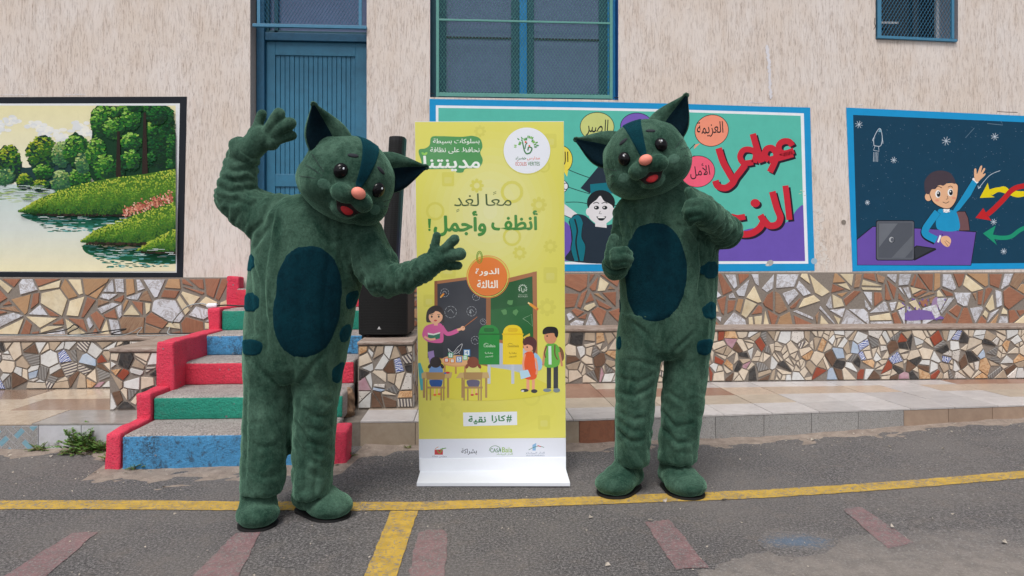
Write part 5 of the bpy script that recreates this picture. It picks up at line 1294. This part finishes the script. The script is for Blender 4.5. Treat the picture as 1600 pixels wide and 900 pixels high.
def build_head(root, px, py, D, yaw, pitch, roll, k=1.0):
    C = atD(px, py, D)
    # local: x right, y away, z up; yaw>0 turns the face to the viewer's right; roll>0 tips the crown to the right
    B = Matrix((RT, FW, UP)).transposed()
    Rm = B @ Matrix.Rotation(math.radians(roll), 3, 'Y') @ Matrix.Rotation(math.radians(yaw), 3, 'Z') @ Matrix.Rotation(math.radians(pitch), 3, 'X')
    T = lambda p: C + Rm @ (Vector(p)*k)
    mb = MB()
    def E(c, a, b, d): mb.ell(T(c), a*k, b*k, d*k, Rm, 36, 24)
    E((0,0,.012), .226, .205, .208); E((0,-.0,-.045), .234, .19, .155)
    for s in (-1, 1): E((s*.105,-.045,-.06), .118, .125, .112); E((s*.046,-.200,-.070), .058, .058, .046); E((s*.10,.02,.06), .12, .13, .125)
    E((0,-.16,-.05), .075, .07, .06)
    E((0,-.155,-.135), .062, .06, .04)
    V, N, Fc = remesh(mb, .008, 5, .5)
    V = displace(V, N, lambda v, n: .0016*noise.noise(v*38)+.003*noise.noise(v*9))
    tr = bvh(V, Fc); head = mk('head', V, Fc, M['plush'], root, smooth=True)
    def cast(dx, dz, y0=-1.0):   # hit on the face along the head's own front axis
        o = T((dx, y0, dz)); h = tr.ray_cast(o, (Rm @ Vector((0,1,0))).normalized(), 3); return h
    def castdir(d, lift):
        d = Vector(d).normalized(); o = T(d*.8); h = tr.ray_cast(o, (C-o).normalized(), 3); return h[0]+h[1]*lift
    # stripe
    vs = []; fs = []; NA, NB = 34, 12
    for i in range(NA+1):
        t = i/NA; el = math.radians(122-130*t); hw = .060*(1-t)**.8+.013
        if t > .93: hw *= 1-(t-.93)/.07*.5
        for j in range(NB+1):
            u = -1+2*j/NB; d = Vector((u*hw, -math.cos(el)*.21, math.sin(el)*.21)); edge = abs(u) > .99 or i in (0, NA)
            vs.append(castdir(d, -.003 if edge else .0042))
    for i in range(NA):
        for j in range(NB): a = i*(NB+1)+j; fs.append((a, a+NB+1, a+NB+2, a+1))
    mk('head_stripe', vs, fs, M['plush_stripe'], root, smooth=True)
    # eyes, brows, cheeks
    for s in (-1, 1):
        h = cast(s*.097, .018); c = h[0]; nn = h[1]; fd = Rm @ Vector((0,-1,0)); nn = (nn+fd).normalized()
        q = nn.to_track_quat('Z', 'Y').to_matrix(); upv = Rm @ Vector((0,0,1)); xa = upv.cross(nn).normalized(); ya = nn.cross(xa); Q = Matrix((xa, ya, nn)).transposed()
        e = MB(); e.ell(c+nn*.0, .032*k, .036*k, .021*k, Q, 32, 20); eye = e.build('eye', M['iris'], root, smooth=True)
        e = MB(); e.ell(c+nn*.010*k-upv*.003*k, .020*k, .023*k, .0135*k, Q, 28, 16); e.build('pupil', M['eye'], eye, smooth=True)
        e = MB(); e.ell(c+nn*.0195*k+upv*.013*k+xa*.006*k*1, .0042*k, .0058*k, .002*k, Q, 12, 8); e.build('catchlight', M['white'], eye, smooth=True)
        h = cast(s*.073, .107); e = MB(); xa2 = (Rm @ Vector((1,0,s*-.28))).normalized(); n2 = h[1]; xa2 = (xa2-n2*xa2.dot(n2)).normalized(); Q2 = Matrix((xa2, n2.cross(xa2), n2)).transposed()
        e.ell(h[0], .025*k, .0105*k, .0065*k, Q2, 24, 12); e.build('eyebrow', M['felt'], root, smooth=True)
        h = cast(s*.135, -.07); n2 = h[1]; xa2 = (Rm @ Vector((1,0,0))); xa2 = (xa2-n2*xa2.dot(n2)).normalized(); patch_near(tr, h[0], xa2, n2.cross(xa2), [(a*.036*k, b*.030*k) for a, b in oval(20)], M['plush_pale'], root, 'cheek_spot', 5, .0008)
        # whiskers
        w = MB()
        for z, dz in ((-.02,.055),(-.04,.012),(-.058,-.03)):
            p0 = T((s*.165, -.105, z)); a = cast(s*.155, z); p0 = a[0]; p1 = castdir((s*.235, -.07, z+dz), .008); mid = (p0+p1)/2+a[1]*.014; w.tube([p0, mid, p1], [.0011]*3, 5)
        w.build('whisker', M['felt'], root)
        # ears
        O = Vector((s*.224, -.005, .045)); Tt = Vector((s*.07, -.02, .19)); tip = Vector((s*.316, -.062, .246)); mid = (O+Tt)/2
        ax = (tip-mid); NS, NR = 20, 28; wv = (Tt-O); 
        front = ax.cross(wv)*(-s); front = front.normalized(); front = front if front.y < 0 else -front
        vs = []; inn = []
        for i in range(NS+1):
            t = i/NS; sc = (1-t)**.85*(1+.28*math.sin(math.pi*min(1,t*1.1))); sc = max(sc, .15) if i < NS else .08
            cc = mid+ax*t-Vector((0,0,0)); bow = front*(-.02*math.sin(math.pi*t))
            for j in range(NR):
                a = 2*math.pi*j/NR; cu, sv = math.cos(a), math.sin(a); hw = wv.length/2*sc; th = .076*sc+.006
                off = wv.normalized()*hw*cu + front*(th*sv if sv < 0 else th*.55*sv - th*.45*max(0, 1-(cu+.15)**2*2.2)*sv)
                vs.append(T(cc+off+bow))
        fs = []
        for i in range(NS):
            for j in range(NR): j2 = (j+1)%NR; fs.append((i*NR+j, i*NR+j2, (i+1)*NR+j2, (i+1)*NR+j))
        fs.append(tuple(NS*NR+j for j in range(NR))); fs.append(tuple(range(NR))[::-1])
        ear = mk('ear', vs, fs, M['plush'], root, smooth=True); me_fix(ear)
        # inner ear: lies in the front hollow towards the outer, lower edge
        vs = []; fs = []; NJ = 12; tr2 = bvh([Vector(v) for v in [x for x in [T((0,0,0))]]], []) if False else None
        for i in range(NS+1):
            t = i/NS*.93; sc = (1-t)**.85*(1+.28*math.sin(math.pi*min(1,t*1.1))); cc = mid+ax*t; bow = front*(-.02*math.sin(math.pi*t))
            for j in range(NJ+1):
                cu = -.985+(.22+.985)*j/NJ; sv = math.sqrt(max(0, 1-cu*cu)); th = .076*sc+.006; hw = wv.length/2*sc
                ed = j in (0, NJ) or i == NS
                off = wv.normalized()*hw*cu+front*(th*.55*sv-th*.45*max(0, 1-(cu+.15)**2*2.2)*sv+(.004 if not ed else -.001))
                vs.append(T(cc+off+bow))
        for i in range(NS):
            for j in range(NJ): a = i*(NJ+1)+j; fs.append((a, a+NJ+1, a+NJ+2, a+1))
        ie = mk('inner_ear', vs, fs, M['plush_deep'], ear, smooth=True)
    e = MB(); e.ell(T((0,-.258,-.040)), .034*k, .024*k, .027*k, Rm, 28, 18); e.build('nose', M['nose'], root, smooth=True)
    # open mouth below the muzzle
    h = cast(0, -.122); n2 = (h[1]*.3+(Rm @ Vector((0,-1,-.25)))*.7).normalized(); xa = Rm @ Vector((1,0,0)); ya = n2.cross(xa).normalized()*-1
    ya = ya if ya.dot(Rm @ Vector((0,0,1))) > 0 else -ya
    mo = patch_near(tr, h[0], xa, ya, [(a*.070*k, (b*.042+(-.006 if b > 0 else 0)*(1-abs(a)))*k) for a, b in oval(32, 2.2)], M['mouth'], root, 'mouth', 7, .0035)
    patch_near(tr, h[0]-ya*.012*k, xa, ya, [(a*.036*k, (b*.018+(.004*abs(a)))*k) for a, b in oval(24)], M['tongue'], mo, 'tongue', 6, .0052)
    return head, T
def me_fix(o):
    bm = bmesh.new(); bm.from_mesh(o.data); bmesh.ops.recalc_face_normals(bm, faces=bm.faces); bm.to_mesh(o.data); bm.free()
def boot(root, ank, toe, ra, rt, gzz=0.0, rh=.11):
    """ank: ankle centre, toe: centre of the toe bulge (world)"""
    mb = MB(); a = Vector(ank); t = Vector(toe); d = Vector((t.x-a.x, t.y-a.y, 0)); dn = d.normalized(); sd = Vector((-dn.y, dn.x, 0))
    Mx = Matrix((dn, sd, UP)).transposed()
    mb.ell(Vector((t.x,t.y,gzz+.055)), rt*1.12, rt*.98, .062, Mx); mb.ell(Vector((t.x,t.y,gzz+.075))-dn*.055, rt*.95, rt*.88, .070, Mx)
    hb = Vector((a.x, a.y, gzz+.07)); mb.ell(hb, ra*.95, ra*.88, .066, Mx); mb.tube([hb, Vector((a.x,a.y,gzz+rh+.12))], [ra*.84, ra*.70], 24)
    mb.tube([hb+UP*.06+dn*.02, Vector((t.x,t.y,gzz+.06))], [ra*.68, rt*.6], 24)
    m2 = MB()
    for v in mb.v: v.z = max(v.z, gzz+.010)
    V, N, Fc = remesh(mb, .009, 7, .5)
    V = displace(V, N, lambda v, n: .003*noise.noise(v*11)+.0015*noise.noise(v*45))
    b = mk('boot', V, Fc, M['plush'], root, smooth=True)
    # rubber sole follows the boot's outline
    pts = sorted({(round(v.x,3), round(v.y,3)) for v in V if v.z < gzz+.05})
    def hull(p):
        def half(p):
            h = []
            for q in p:
                while len(h) > 1 and (h[-1][0]-h[-2][0])*(q[1]-h[-2][1])-(h[-1][1]-h[-2][1])*(q[0]-h[-2][0]) <= 0: h.pop()
                h.append(q)
            return h[:-1]
        return half(p)+half(p[::-1])
    h = hull(pts); c = Vector((sum(x for x,_ in h)/len(h), sum(y for _,y in h)/len(h), 0)); n = len(h)
    ring = [c+(Vector((x,y,0))-c)*.93 for x, y in h]
    z0 = gzz+.001; vs = [r+UP*z0 for r in ring]+[r+UP*(gzz+.012) for r in ring]
    mk('sole', vs, [(i,(i+1)%n,n+(i+1)%n,n+i) for i in range(n)]+[tuple(range(n))[::-1], tuple(range(n,2*n))], M['sole'], b)
    return b
def glove(root, prims, vox=.006, name='glove', it=3, folds=None):
    mb = MB()
    for p in prims:
        if p[0] == 'c': mb.chain([Vector(x) for x in p[1]], p[2])
        else: mb.ell(p[1], *p[2], *(p[3:] or ()))
    V, N, Fc = remesh(mb, vox, it, .5); V = displace(V, N, lambda v, n: .002*noise.noise(v*26)+.0012*noise.noise(v*70)+(folds(v) if folds else 0))
    return mk(name, V, Fc, M['plush'], root, smooth=True)

def figure_wave():
    D = 3.35; s = D/F; r_ = lambda p: p*s; A = lambda x, y, dd=0: atD(x, y, D+dd)
    root = empty('person', Vector((*A(455, 800).xy, 0)), 'person in green plush cat costume waving a raised arm, left of the banner', 'person')
    mb = MB()
    T_ = [(478,306,40,.10),(482,318,62,.15),(486,335,82,.19),(488,360,90,.205),(486,390,92,.215),(480,425,90,.22),(473,465,87,.225),(468,505,84,.225),(465,540,81,.215),(463,570,77,.20),(461,592,60,.16)]
    mb.loft([(A(x,y,.02), r_(a), b) for x, y, a, b in T_], 40)
    mb.loft([(A(x,y,dd), r_(a), b) for x, y, a, b, dd in ((425,520,40,.19,.0),(424,560,41,.185,.0),(421,600,38,.155,-.01),(418,650,36,.14,-.03),(415,700,34,.13,-.05),(412,740,32.5,.125,-.07),(411,762,31.5,.125,-.08),(411,768,29,.115,-.08))], 32)
    mb.loft([(A(x,y,dd), r_(a), b) for x, y, a, b, dd in ((500,520,42,.19,.02),(498,560,40,.18,.02),(496,600,36.5,.15,.02),(493,650,34,.135,.01),(490,700,32,.125,.0),(488,740,29.5,.12,-.01),(487,766,29,.12,-.02),(487,773,26,.11,-.02))], 32)
    # raised arm
    ra = [A(425,345,.0), A(395,330,-.01), A(370,314,-.02)]; mb.chain(ra, [r_(44), r_(36), r_(31)])
    rb = [A(366,309,-.02), A(372,280,-.03), A(382,246,-.04)]; mb.chain(rb, [r_(30.5), r_(28), r_(24)])
    # extended arm
    la = [A(560,370,-.0), A(580,402,-.04), A(597,434,-.08)]; mb.chain(la, [r_(42), r_(35), r_(30)])
    lb = [A(600,437,-.08), A(632,436,-.12), A(660,421,-.15)]; mb.chain(lb, [r_(28), r_(22.5), r_(20)])
    V, N, Fc = remesh(mb, .009, 8, .5)
    legs = [(A(421,600), A(412,765,-.08), .14, 3), (A(496,600,.02), A(487,770,-.02), .135, 9)]
    def dsp(v, n):
        h = drape(v, n, .007)
        h += limbfold(v, rb[0], rb[2], .1, .009, 26, .7, 1)+limbfold(v, ra[0], ra[2], .12, .006, 16, .9, 2)+limbfold(v, lb[0], lb[2], .085, .009, 30, .7, 5)+limbfold(v, la[1], la[2], .11, .006, 20, .8, 7)
        for a, b, rr, sd_ in legs:
            t = max(0, min(1, (v-a).dot(b-a)/(b-a).length_squared)); h += limbfold(v, a, b, rr, .003+.004*t*(1 if sd_ == 9 else .2), 8, 1.0, sd_)
        return h-.003
    V = displace(V, N, dsp); V = crease(V, bvh(V, Fc), [([(459,540),(459,572),(459,608)],1.3),([(421,462),(430,515),(446,560),(458,602)],1.2),([(507,552),(482,580),(461,606)],1.0),([(386,556),(418,590),(455,618)],1.0),
        ([(412,430),(415,490),(436,556)],.8),([(463,658),(482,690),(513,700)],1.4),([(470,636),(494,652),(523,648)],1.2),([(463,690),(485,720),(512,728)],1.4),([(470,712),(490,744),(508,750)],1.1),([(500,622),(524,630)],1.0),([(478,668),(500,674),(524,668)],1.0),([(474,684),(496,712),(518,712)],1.0),
        ([(384,690),(412,700),(440,694)],.6),([(384,736),(410,746),(441,742)],.8),([(390,660),(420,664)],.5),
        ([(576,430),(560,402),(556,366)],1.3),([(553,440),(546,402),(551,362)],1.1),([(590,447),(562,458),(549,482)],1.1),([(540,430),(532,400),(536,370)],.8),([(389,366),(410,347),(424,312)],1.4),([(394,392),(412,366),(436,330)],.9),([(392,402),(404,440),(407,482)],.7),([(440,330),(436,360),(420,392)],.7),([(500,372),(520,378),(545,372)],.8),
        ([(341,292),(362,300),(384,296)],1.2),([(346,276),(368,284),(390,280)],1.2),([(352,262),(372,268),(396,262)],1.2),([(340,312),(364,318),(384,308)],1.0),([(610,420),(616,440),(612,462)],1.2),([(626,416),(634,436),(630,460)],1.2),([(640,414),(650,430),(646,454)],1.2),([(652,408),(663,424),(660,446)],1.2),([(596,412),(600,440),(590,462)],1.0)], 2.4)
    body = mk('costume_body', V, Fc, M['plush'], root, smooth=True); tr = bvh(V, Fc)
    ol = [(x, y) for x, y in [(480+54*c, 470+88*q+(2 if q > 0 else 0)) for c, q in oval(64, 2.35)]]
    ol = [(x-(6 if y > 470 else 0)*(y-470)/90+(3 if y < 470 else 0), y) for x, y in ol]
    patch_ray(tr, ol, 480, 468, 2.6, M['plush_dark'], root)
    rv, uv = RT, UP
    for (x, y, w, h, sd) in ((391,410,15,14,-1),(390,472,17,15,-1),(389,543,17,13,-1),(552,468,12,16,1),(541,521,13,15,1),(530,582,13,17,1)):
        hit = tr.ray_cast(CAM+ray(x, y)*2.4, ray(x, y).normalized(), 3)
        if hit[0] is None: hit = tr.find_nearest(A(x, y, -.02))
        ax = UP.cross(hit[1]).normalized(); patch_near(tr, hit[0], ax, UP, [(a*r_(w)*1.5, b*r_(h)) for a, b in oval(24, 2.4)], M['plush_stripe'], root)
    build_head(root, 543, 283, D-.10, 30, -3, 27, .985)
    g = lambda x, y, dd=-.06: A(x, y, dd)
    glove(root, [('c', [g(381,238), g(392,232)], [r_(22), r_(19)]), ('c', [g(392,232), g(408,216)], [r_(19.5), r_(19)]), ('c', [g(400,210), g(424,222)], [r_(13), r_(13)]),
                 ('c', [g(398,212), g(404,193), g(409,178)], [r_(10), r_(7.5), r_(7.2)]), ('c', [g(415,212), g(425,194,-.09), g(436,178,-.1)], [r_(10), r_(9), r_(9.5)]),
                 ('c', [g(422,216), g(438,201,-.09), g(453,193,-.09)], [r_(10), r_(8.8), r_(9.8)]), ('c', [g(422,222), g(440,217), g(457,212)], [r_(9), r_(7), r_(7)])], folds=lambda v: 0)
    c = MB(); a, b = g(379,240,-.05), g(387,233,-.06); ax = (b-a).normalized(); c.tube([a-ax*.010, a-ax*.004, a+ax*.008, b, b+ax*.006], [r_(22.5), r_(25), r_(26), r_(24.5), r_(21)], 28)
    V, N, Fc = remesh(c, .006, 3, .5); mk('cuff', displace(V, N, lambda v, n: .005*noise.noise(v*24)), Fc, M['plush'], root, smooth=True)
    g = lambda x, y, dd=-.16: A(x, y, dd)
    glove(root, [('c', [g(660,422), g(672,413), g(683,406)], [r_(20), r_(18.5), r_(17)]), ('c', [g(682,396), g(690,412)], [r_(11), r_(10)]),
                 ('c', [g(676,400), g(679,386), g(682.5,368)], [r_(10), r_(7.4), r_(6)]), ('c', [g(686,399), g(698,386,-.19), g(710,374,-.2)], [r_(9), r_(7.4), r_(7.8)]),
                 ('c', [g(690,403), g(704,400,-.19), g(719,397,-.2)], [r_(9), r_(8.4), r_(9.6)]), ('c', [g(690,412), g(702,415), g(716,415)], [r_(8), r_(7.2), r_(6.6)])],
          folds=lambda v: limbfold(v, g(655,425), g(690,405), .085, .004, 40, 1.0, 4))
    p = atD(404, 800, 3.27); q = atD(402, 812, 3.14); boot(root, (p.x, p.y, 0), (atD(403,820,3.215)).xy.to_3d(), .105, .103, 0)
    p = atD(484, 800, 3.40); q = atD(514, 800, 3.33); boot(root, (p.x, p.y, 0), (q.x, q.y, 0), .10, .112, 0)
figure_wave()

def figure_thumb():
    D = 3.75; s = D/F; r_ = lambda p: p*s; A = lambda x, y, dd=0: atD(x, y, D+dd)
    root = empty('person', Vector((*A(1032, 760).xy, 0)), 'person in green plush cat costume giving two thumbs up, right of the banner', 'person')
    mb = MB()
    T_ = [(1030,282,34,.10),(1034,296,55,.15),(1040,312,70,.18),(1042,335,77,.20),(1043,370,78,.21),(1044,410,77,.215),(1044,450,76,.215),(1043,490,75,.21),(1041,520,73,.20),(1038,545,66,.18),(1036,558,50,.14)]
    mb.loft([(A(x,y,.02), r_(a), b) for x, y, a, b in T_], 40)
    mb.loft([(A(x,y,dd), r_(a), b) for x, y, a, b, dd in ((1004,490,37,.18,.0),(1001,530,37,.18,.0),(998,560,35,.16,.0),(993,610,32,.14,-.0),(990,660,29,.13,-.02),(988,700,27,.125,-.02),(987,718,27,.12,-.02),(987,724,24,.11,-.02))], 32)
    mb.loft([(A(x,y,dd), r_(a), b) for x, y, a, b, dd in ((1076,490,42,.18,.02),(1076,530,38,.18,.02),(1073,560,35.5,.16,.02),(1068,610,33,.14,.01),(1063,660,31,.13,.0),(1059,700,30,.125,-.01),(1058,716,30,.12,-.01),(1058,722,27,.11,-.01))], 32)
    ra = [A(1085,335,.02), A(1108,345,-.02), A(1131,362,-.08)]; mb.chain(ra, [r_(38), r_(30), r_(27)])
    rb = [A(1134,362,-.09), A(1118,347,-.19), A(1102,335,-.27)]; mb.chain(rb, [r_(25.5), r_(22.5), r_(19)])
    la = [A(990,335,.02), A(976,375,.03), A(966,414,.0)]; mb.chain(la, [r_(32), r_(22), r_(18)])
    lb = [A(964,415,-.02), A(963,417,-.13), A(964,412,-.22)]; mb.chain(lb, [r_(18.5), r_(17.5), r_(16.5)])
    V, N, Fc = remesh(mb, .009, 8, .5)
    legs = [(A(998,560), A(987,720), .14, 3), (A(1073,560), A(1058,718), .14, 9)]
    def dsp(v, n):
        h = drape(v, n, .006)
        h += limbfold(v, rb[0], rb[2], .1, .009, 30, .7, 1)+limbfold(v, ra[0], ra[2], .11, .004, 18, 1, 2)+limbfold(v, la[0], la[2], .09, .005, 18, 1, 5)
        for a, b, rr, sd_ in legs:
            t = max(0, min(1, (v-a).dot(b-a)/(b-a).length_squared)); h += limbfold(v, a, b, rr, .003+.003*t, 8, 1.0, sd_)
        return h-.003
    V = displace(V, N, dsp); V = crease(V, bvh(V, Fc), [([(1033,505),(1035,530),(1036,566)],1.3),([(984,500),(1008,520),(1032,552)],1.2),([(1086,518),(1062,540),(1038,564)],1.0),([(976,560),(1005,566),(1032,574)],.8),([(964,612),(990,620),(1026,600)],1.3),([(966,590),(998,598),(1029,580)],1.0),
        ([(964,642),(990,656),(1019,650)],1.4),([(963,670),(985,690),(1015,688)],1.3),([(966,656),(986,672),(1010,676)],.9),([(1034,640),(1055,668),(1091,660)],1.3),([(1033,666),(1058,692),(1089,690)],1.2),([(1040,610),(1066,628),(1098,620)],.8),([(1046,505),(1044,450),(1049,400)],.8),([(1064,520),(1070,450),(1066,380)],.7),
        ([(1091,366),(1097,420),(1088,470)],1.1),([(1076,352),(1090,374),(1112,378)],1.3),([(1055,325),(1060,360),(1056,400)],.8),([(1110,340),(1122,352),(1120,370)],1.2),([(1122,332),(1135,348),(1132,372)],1.2),([(1134,340),(1146,356),(1142,378)],1.1),([(1104,330),(1113,345),(1110,362)],1.0),([(964,340),(970,370),(966,396)],1.1),([(976,336),(984,360),(982,390)],.9)], 2.4)
    body = mk('costume_body', V, Fc, M['plush'], root, smooth=True); tr = bvh(V, Fc)
    ol = [(1026+49*c, 425+79*q) for c, q in oval(64, 2.35)]; ol = [(x-(5 if y > 425 else 0)*(y-425)/80-(4 if y < 425 else 0)*(425-y)/80, y) for x, y in ol]
    patch_ray(tr, ol, 1026, 424, D-.24, M['plush_dark'], root)
    for (x, y, w, h) in ((1112,422,19,14),(1111,485,17,14),(1104,543,17,14),(969,478,7,11),(967,536,7,11)):
        hit = tr.ray_cast(CAM+ray(x, y)*2.4, ray(x, y).normalized(), 3)
        if hit[0] is None: hit = tr.find_nearest(A(x, y, -.06))
        ax = UP.cross(hit[1]).normalized(); patch_near(tr, hit[0], ax, UP, [(a*r_(w)*1.3, b*r_(h)) for a, b in oval(24, 2.4)], M['plush_stripe'], root)
    build_head(root, 1009, 252, D-.10, -13, -6, -20, 1.0)
    g = lambda x, y, dd=-.30: A(x, y, dd)
    # fist with thumb up; fingers curl down over the palm
    glove(root, [('c', [g(1110,338,-.26), g(1098,330)], [r_(19), r_(20)]), ('e', g(1092,329), (r_(22), r_(17), r_(19))), ('c', [g(1088,322), g(1082,310), g(1076.5,299)], [r_(10), r_(8), r_(6.8)]),
                 ('c', [g(1092,318,-.33), g(1078,320,-.34), g(1073,330,-.33)], [r_(9), r_(8.2), r_(7)]), ('c', [g(1092,328,-.34), g(1077,331,-.35), g(1075,340,-.33)], [r_(9), r_(8), r_(7)]),
                 ('c', [g(1094,338,-.33), g(1081,341,-.34), g(1079,347,-.32)], [r_(8.4), r_(7.4), r_(6.4)]), ('c', [g(1090,342,-.30), g(1082,346,-.30)], [r_(8), r_(6)])], .0055, it=2)
    c = MB(); a, b = g(1113,341,-.25), g(1104,334,-.28); ax = (b-a).normalized(); c.tube([a-ax*.012, a, b, b+ax*.01], [r_(20), r_(22), r_(22), r_(19)], 28)
    V, N, Fc = remesh(c, .006, 3, .5); mk('cuff', displace(V, N, lambda v, n: .004*noise.noise(v*24)), Fc, M['plush'], root, smooth=True)
    g = lambda x, y, dd=-.30: A(x, y, dd)
    glove(root, [('e', g(962,404), (r_(17), r_(15), r_(17))), ('c', [g(956,398), g(956,386), g(959,373)], [r_(11), r_(8.4), r_(7.4)]),
                 ('c', [g(962,396,-.34), g(976,392,-.36), g(983,397,-.34)], [r_(9), r_(7.2), r_(6)]), ('c', [g(962,404,-.35), g(976,402,-.37), g(984,405,-.35)], [r_(9), r_(7.4), r_(6.2)]),
                 ('c', [g(963,412,-.34), g(975,411,-.36), g(981,413,-.34)], [r_(8.4), r_(6.8), r_(5.6)])], .005, it=2)
    c = MB(); a, b = A(962,420,-.24), A(962,412,-.28); ax = (b-a).normalized(); c.tube([a-ax*.02, a, b, b+ax*.01], [r_(17), r_(19), r_(19.5), r_(17)], 28)
    V, N, Fc = remesh(c, .006, 3, .5); mk('cuff', displace(V, N, lambda v, n: .004*noise.noise(v*24)), Fc, M['plush'], root, smooth=True)
    p = atD(982, 740, 3.76); q = atD(961, 760, 3.66); boot(root, (p.x, p.y, 0), (q.x, q.y, 0), .098, .108, 0)
    p = atD(1053, 740, 3.77); q = atD(1071, 760, 3.65); boot(root, (p.x, p.y, 0), (q.x, q.y, 0), .10, .112, 0)
figure_thumb()

# ------------------------------------------------------------------ cables, weeds, litter
def cable(pts, r, mat, label, zoff=.006):
    P_ = [p if isinstance(p, Vector) else Vector((onY(p[0], p[1], -.15).x, max(-.36, min(-.045, -.07-(p[1]-511)*.024)), .609+p[2])) for p in pts]; n = len(P_); out = []
    for i in range(n-1):
        a, b, c, d = P_[max(0,i-1)], P_[i], P_[i+1], P_[min(n-1,i+2)]
        for k in range(8):
            t = k/8; out.append(.5*((2*b)+(-a+c)*t+(2*a-5*b+4*c-d)*t*t+(-a+3*b-3*c+d)*t**3))
    out.append(P_[-1]); m = MB(); m.tube([p_+UP*(r+.001) for p_ in out], r, 7); o = m.build('power_cable', mat, loc=out[0], smooth=True); tag(o, label, 'cable'); return o
cable([(-120,514,0),(0,514,0),(40,515,0),(70,514,.01),(92,508,.03),(105,501,.075),(112,506,.05),(102,512,.01),(120,517,0),(160,513,.02),(188,510,.035),(175,515,.0),(210,514,0),(260,513,0),(300,512,0),(318,503,.02)], .0055, M['cableblack'], 'black power cable lying in loops on the left bench')
cable([(-120,517,0),(0,516,0),(60,516.5,0),(118,518,0),(150,512,.015),(157,508,.02),(148,515,0),(120,520,0),(200,520,0),(212,502,.05),(218,516,.0),(240,521,0),(290,518,0)], .004, M['cablegrey'], 'thin grey cable trailing along the left bench')
pl = atD(331, 481.5, 5.74); pl.z = .882
cable([(330,517,0),(290,520,0),(262,514,0),(256,509,.03),(262,505,.10),pl-RT*.22-UP*.02,pl-RT*.10+UP*.012,pl-RT*.034], .0055, M['cablegrey'], 'grey cable rising from the left bench to the white socket')
m = MB(); m.tube([pl-RT*.045, pl-RT*.03, pl+RT*.035, pl+RT*.045], [.010,.022,.022,.014], 14); o = m.build('plug_socket', M['white'], loc=pl, smooth=True); tag(o, 'white inline socket lying on top of the red cheek wall', 'socket')
m = MB(); q0 = pl+RT*.034; m.tube([q0, q0+RT*.08+UP*.006, q0+RT*.2-UP*.002+FW*.02, q0+RT*.34-UP*.001, q0+RT*.6], .006, 8); tag(m.build('power_cable', M['cableblack'], loc=q0, smooth=True), 'black cable running from the white socket across the top step', 'cable')
def weed(px, py, h, n, seed, label, spread=.07, tall=False):
    R = random.Random(seed); b = onG(px, py); z = zg(b.x, b.y)+.008; b = Vector((b.x, b.y, z)); root = empty('weed', b, label, 'weed'); lf = MB(); sm = MB()
    for i in range(n):
        a = R.uniform(0, 6.28); el = R.uniform(.15, 1.0) if not tall else R.uniform(.4, 1.35); L = h*R.uniform(.6, 1.1); d = Vector((math.cos(a)*math.cos(el), math.sin(a)*math.cos(el)*.8, math.sin(el))); p0 = b+Vector((R.uniform(-1,1),R.uniform(-.5,.3),0))*spread*.4
        pts = [p0+d*L*t+Vector((0,0,-.25*L*t*t*math.cos(el))) for t in (0,.35,.7,1)]; sm.tube(pts, [.0022,.0018,.0014,.0008], 5)
        for t in (.3,.42,.54,.66,.78,.88,.96):
            for s in (-1, 1):
                c = pts[0].lerp(pts[3], t)+Vector((0,0,-.25*L*t*t*math.cos(el)*.3)); sd_ = d.cross(UP).normalized()*s; w = R.uniform(.010,.019)*(1.3-t*.7)*(h/.13); ax = (sd_*1.0+d*.7+UP*R.uniform(-.3,.5)).normalized(); pn = ax.cross(UP).normalized()*w*.45
                up_ = UP*w*.18; lf.add([c, c+ax*w*.5+pn+up_, c+ax*w*1.5, c+ax*w*.5-pn+up_, c+ax*w*.8+pn*1.5, c+ax*w*.8-pn*1.5], [(0,1,2),(0,2,3),(1,4,2),(3,2,5)])
    lf.build('foliage', M['weed'], root); sm.build('stem', M['stem'], root)
weed(62, 704, .075, 16, 1, 'small bushy weed before the herringbone kerb tile'); weed(84, 699, .10, 10, 2, 'thin pale weed with a bare stem against the white kerb tile'); weed(128, 703, .21, 26, 3, 'tallest ragged weed growing at the foot of the white kerb', .1, True); weed(150, 705, .15, 28, 4, 'low spreading weed right of the tallest weed', .16)
weed(105, 709, .07, 14, 9, 'low creeping weed in the sand left of the tallest weed', .16)
weed(172, 720, .09, 14, 5, 'weed tucked against the red cheek wall'); weed(216, 733, .075, 14, 6, 'little yellow-green weed growing before the blue bottom step'); weed(544, 716, .065, 14, 7, 'small weed right of the bottom step by the waving figure', .05); weed(638, 702, .04, 8, 8, 'tiny weed at the kerb left of the banner', .05)
def grit():
    R = random.Random(77); mb = MB()
    for i in range(1500):
        if i < 800: x = R.uniform(-4.5, 5.2); y = ky(x)-abs(R.gauss(0, .17))-.02; y = y if not (-2.3 < x < -.7) else -2.2-abs(R.gauss(0,.14))
        else: x = R.uniform(-3.5, 4.5); y = R.uniform(-4.4, -1.9)
        r = R.uniform(.0015, .0055) if R.random() < .95 else R.uniform(.006, .014); c = Vector((x, y, zg(x, y)+r*.4+.004)); vs = [c+Vector((R.uniform(-1,1)*r*1.4, R.uniform(-1,1)*r*1.4, R.uniform(-.6,1)*r)) for _ in range(5)]
        mb.add(vs, [(0,1,2),(0,2,3),(0,3,1),(1,2,4),(2,3,4),(3,1,4)])
    tag(mb.build('gravel', m_flat('pale_grit', (186,176,164), .9, .5, 90, .001)), 'loose grit scattered over the asphalt and dirt', kind='stuff')
grit()
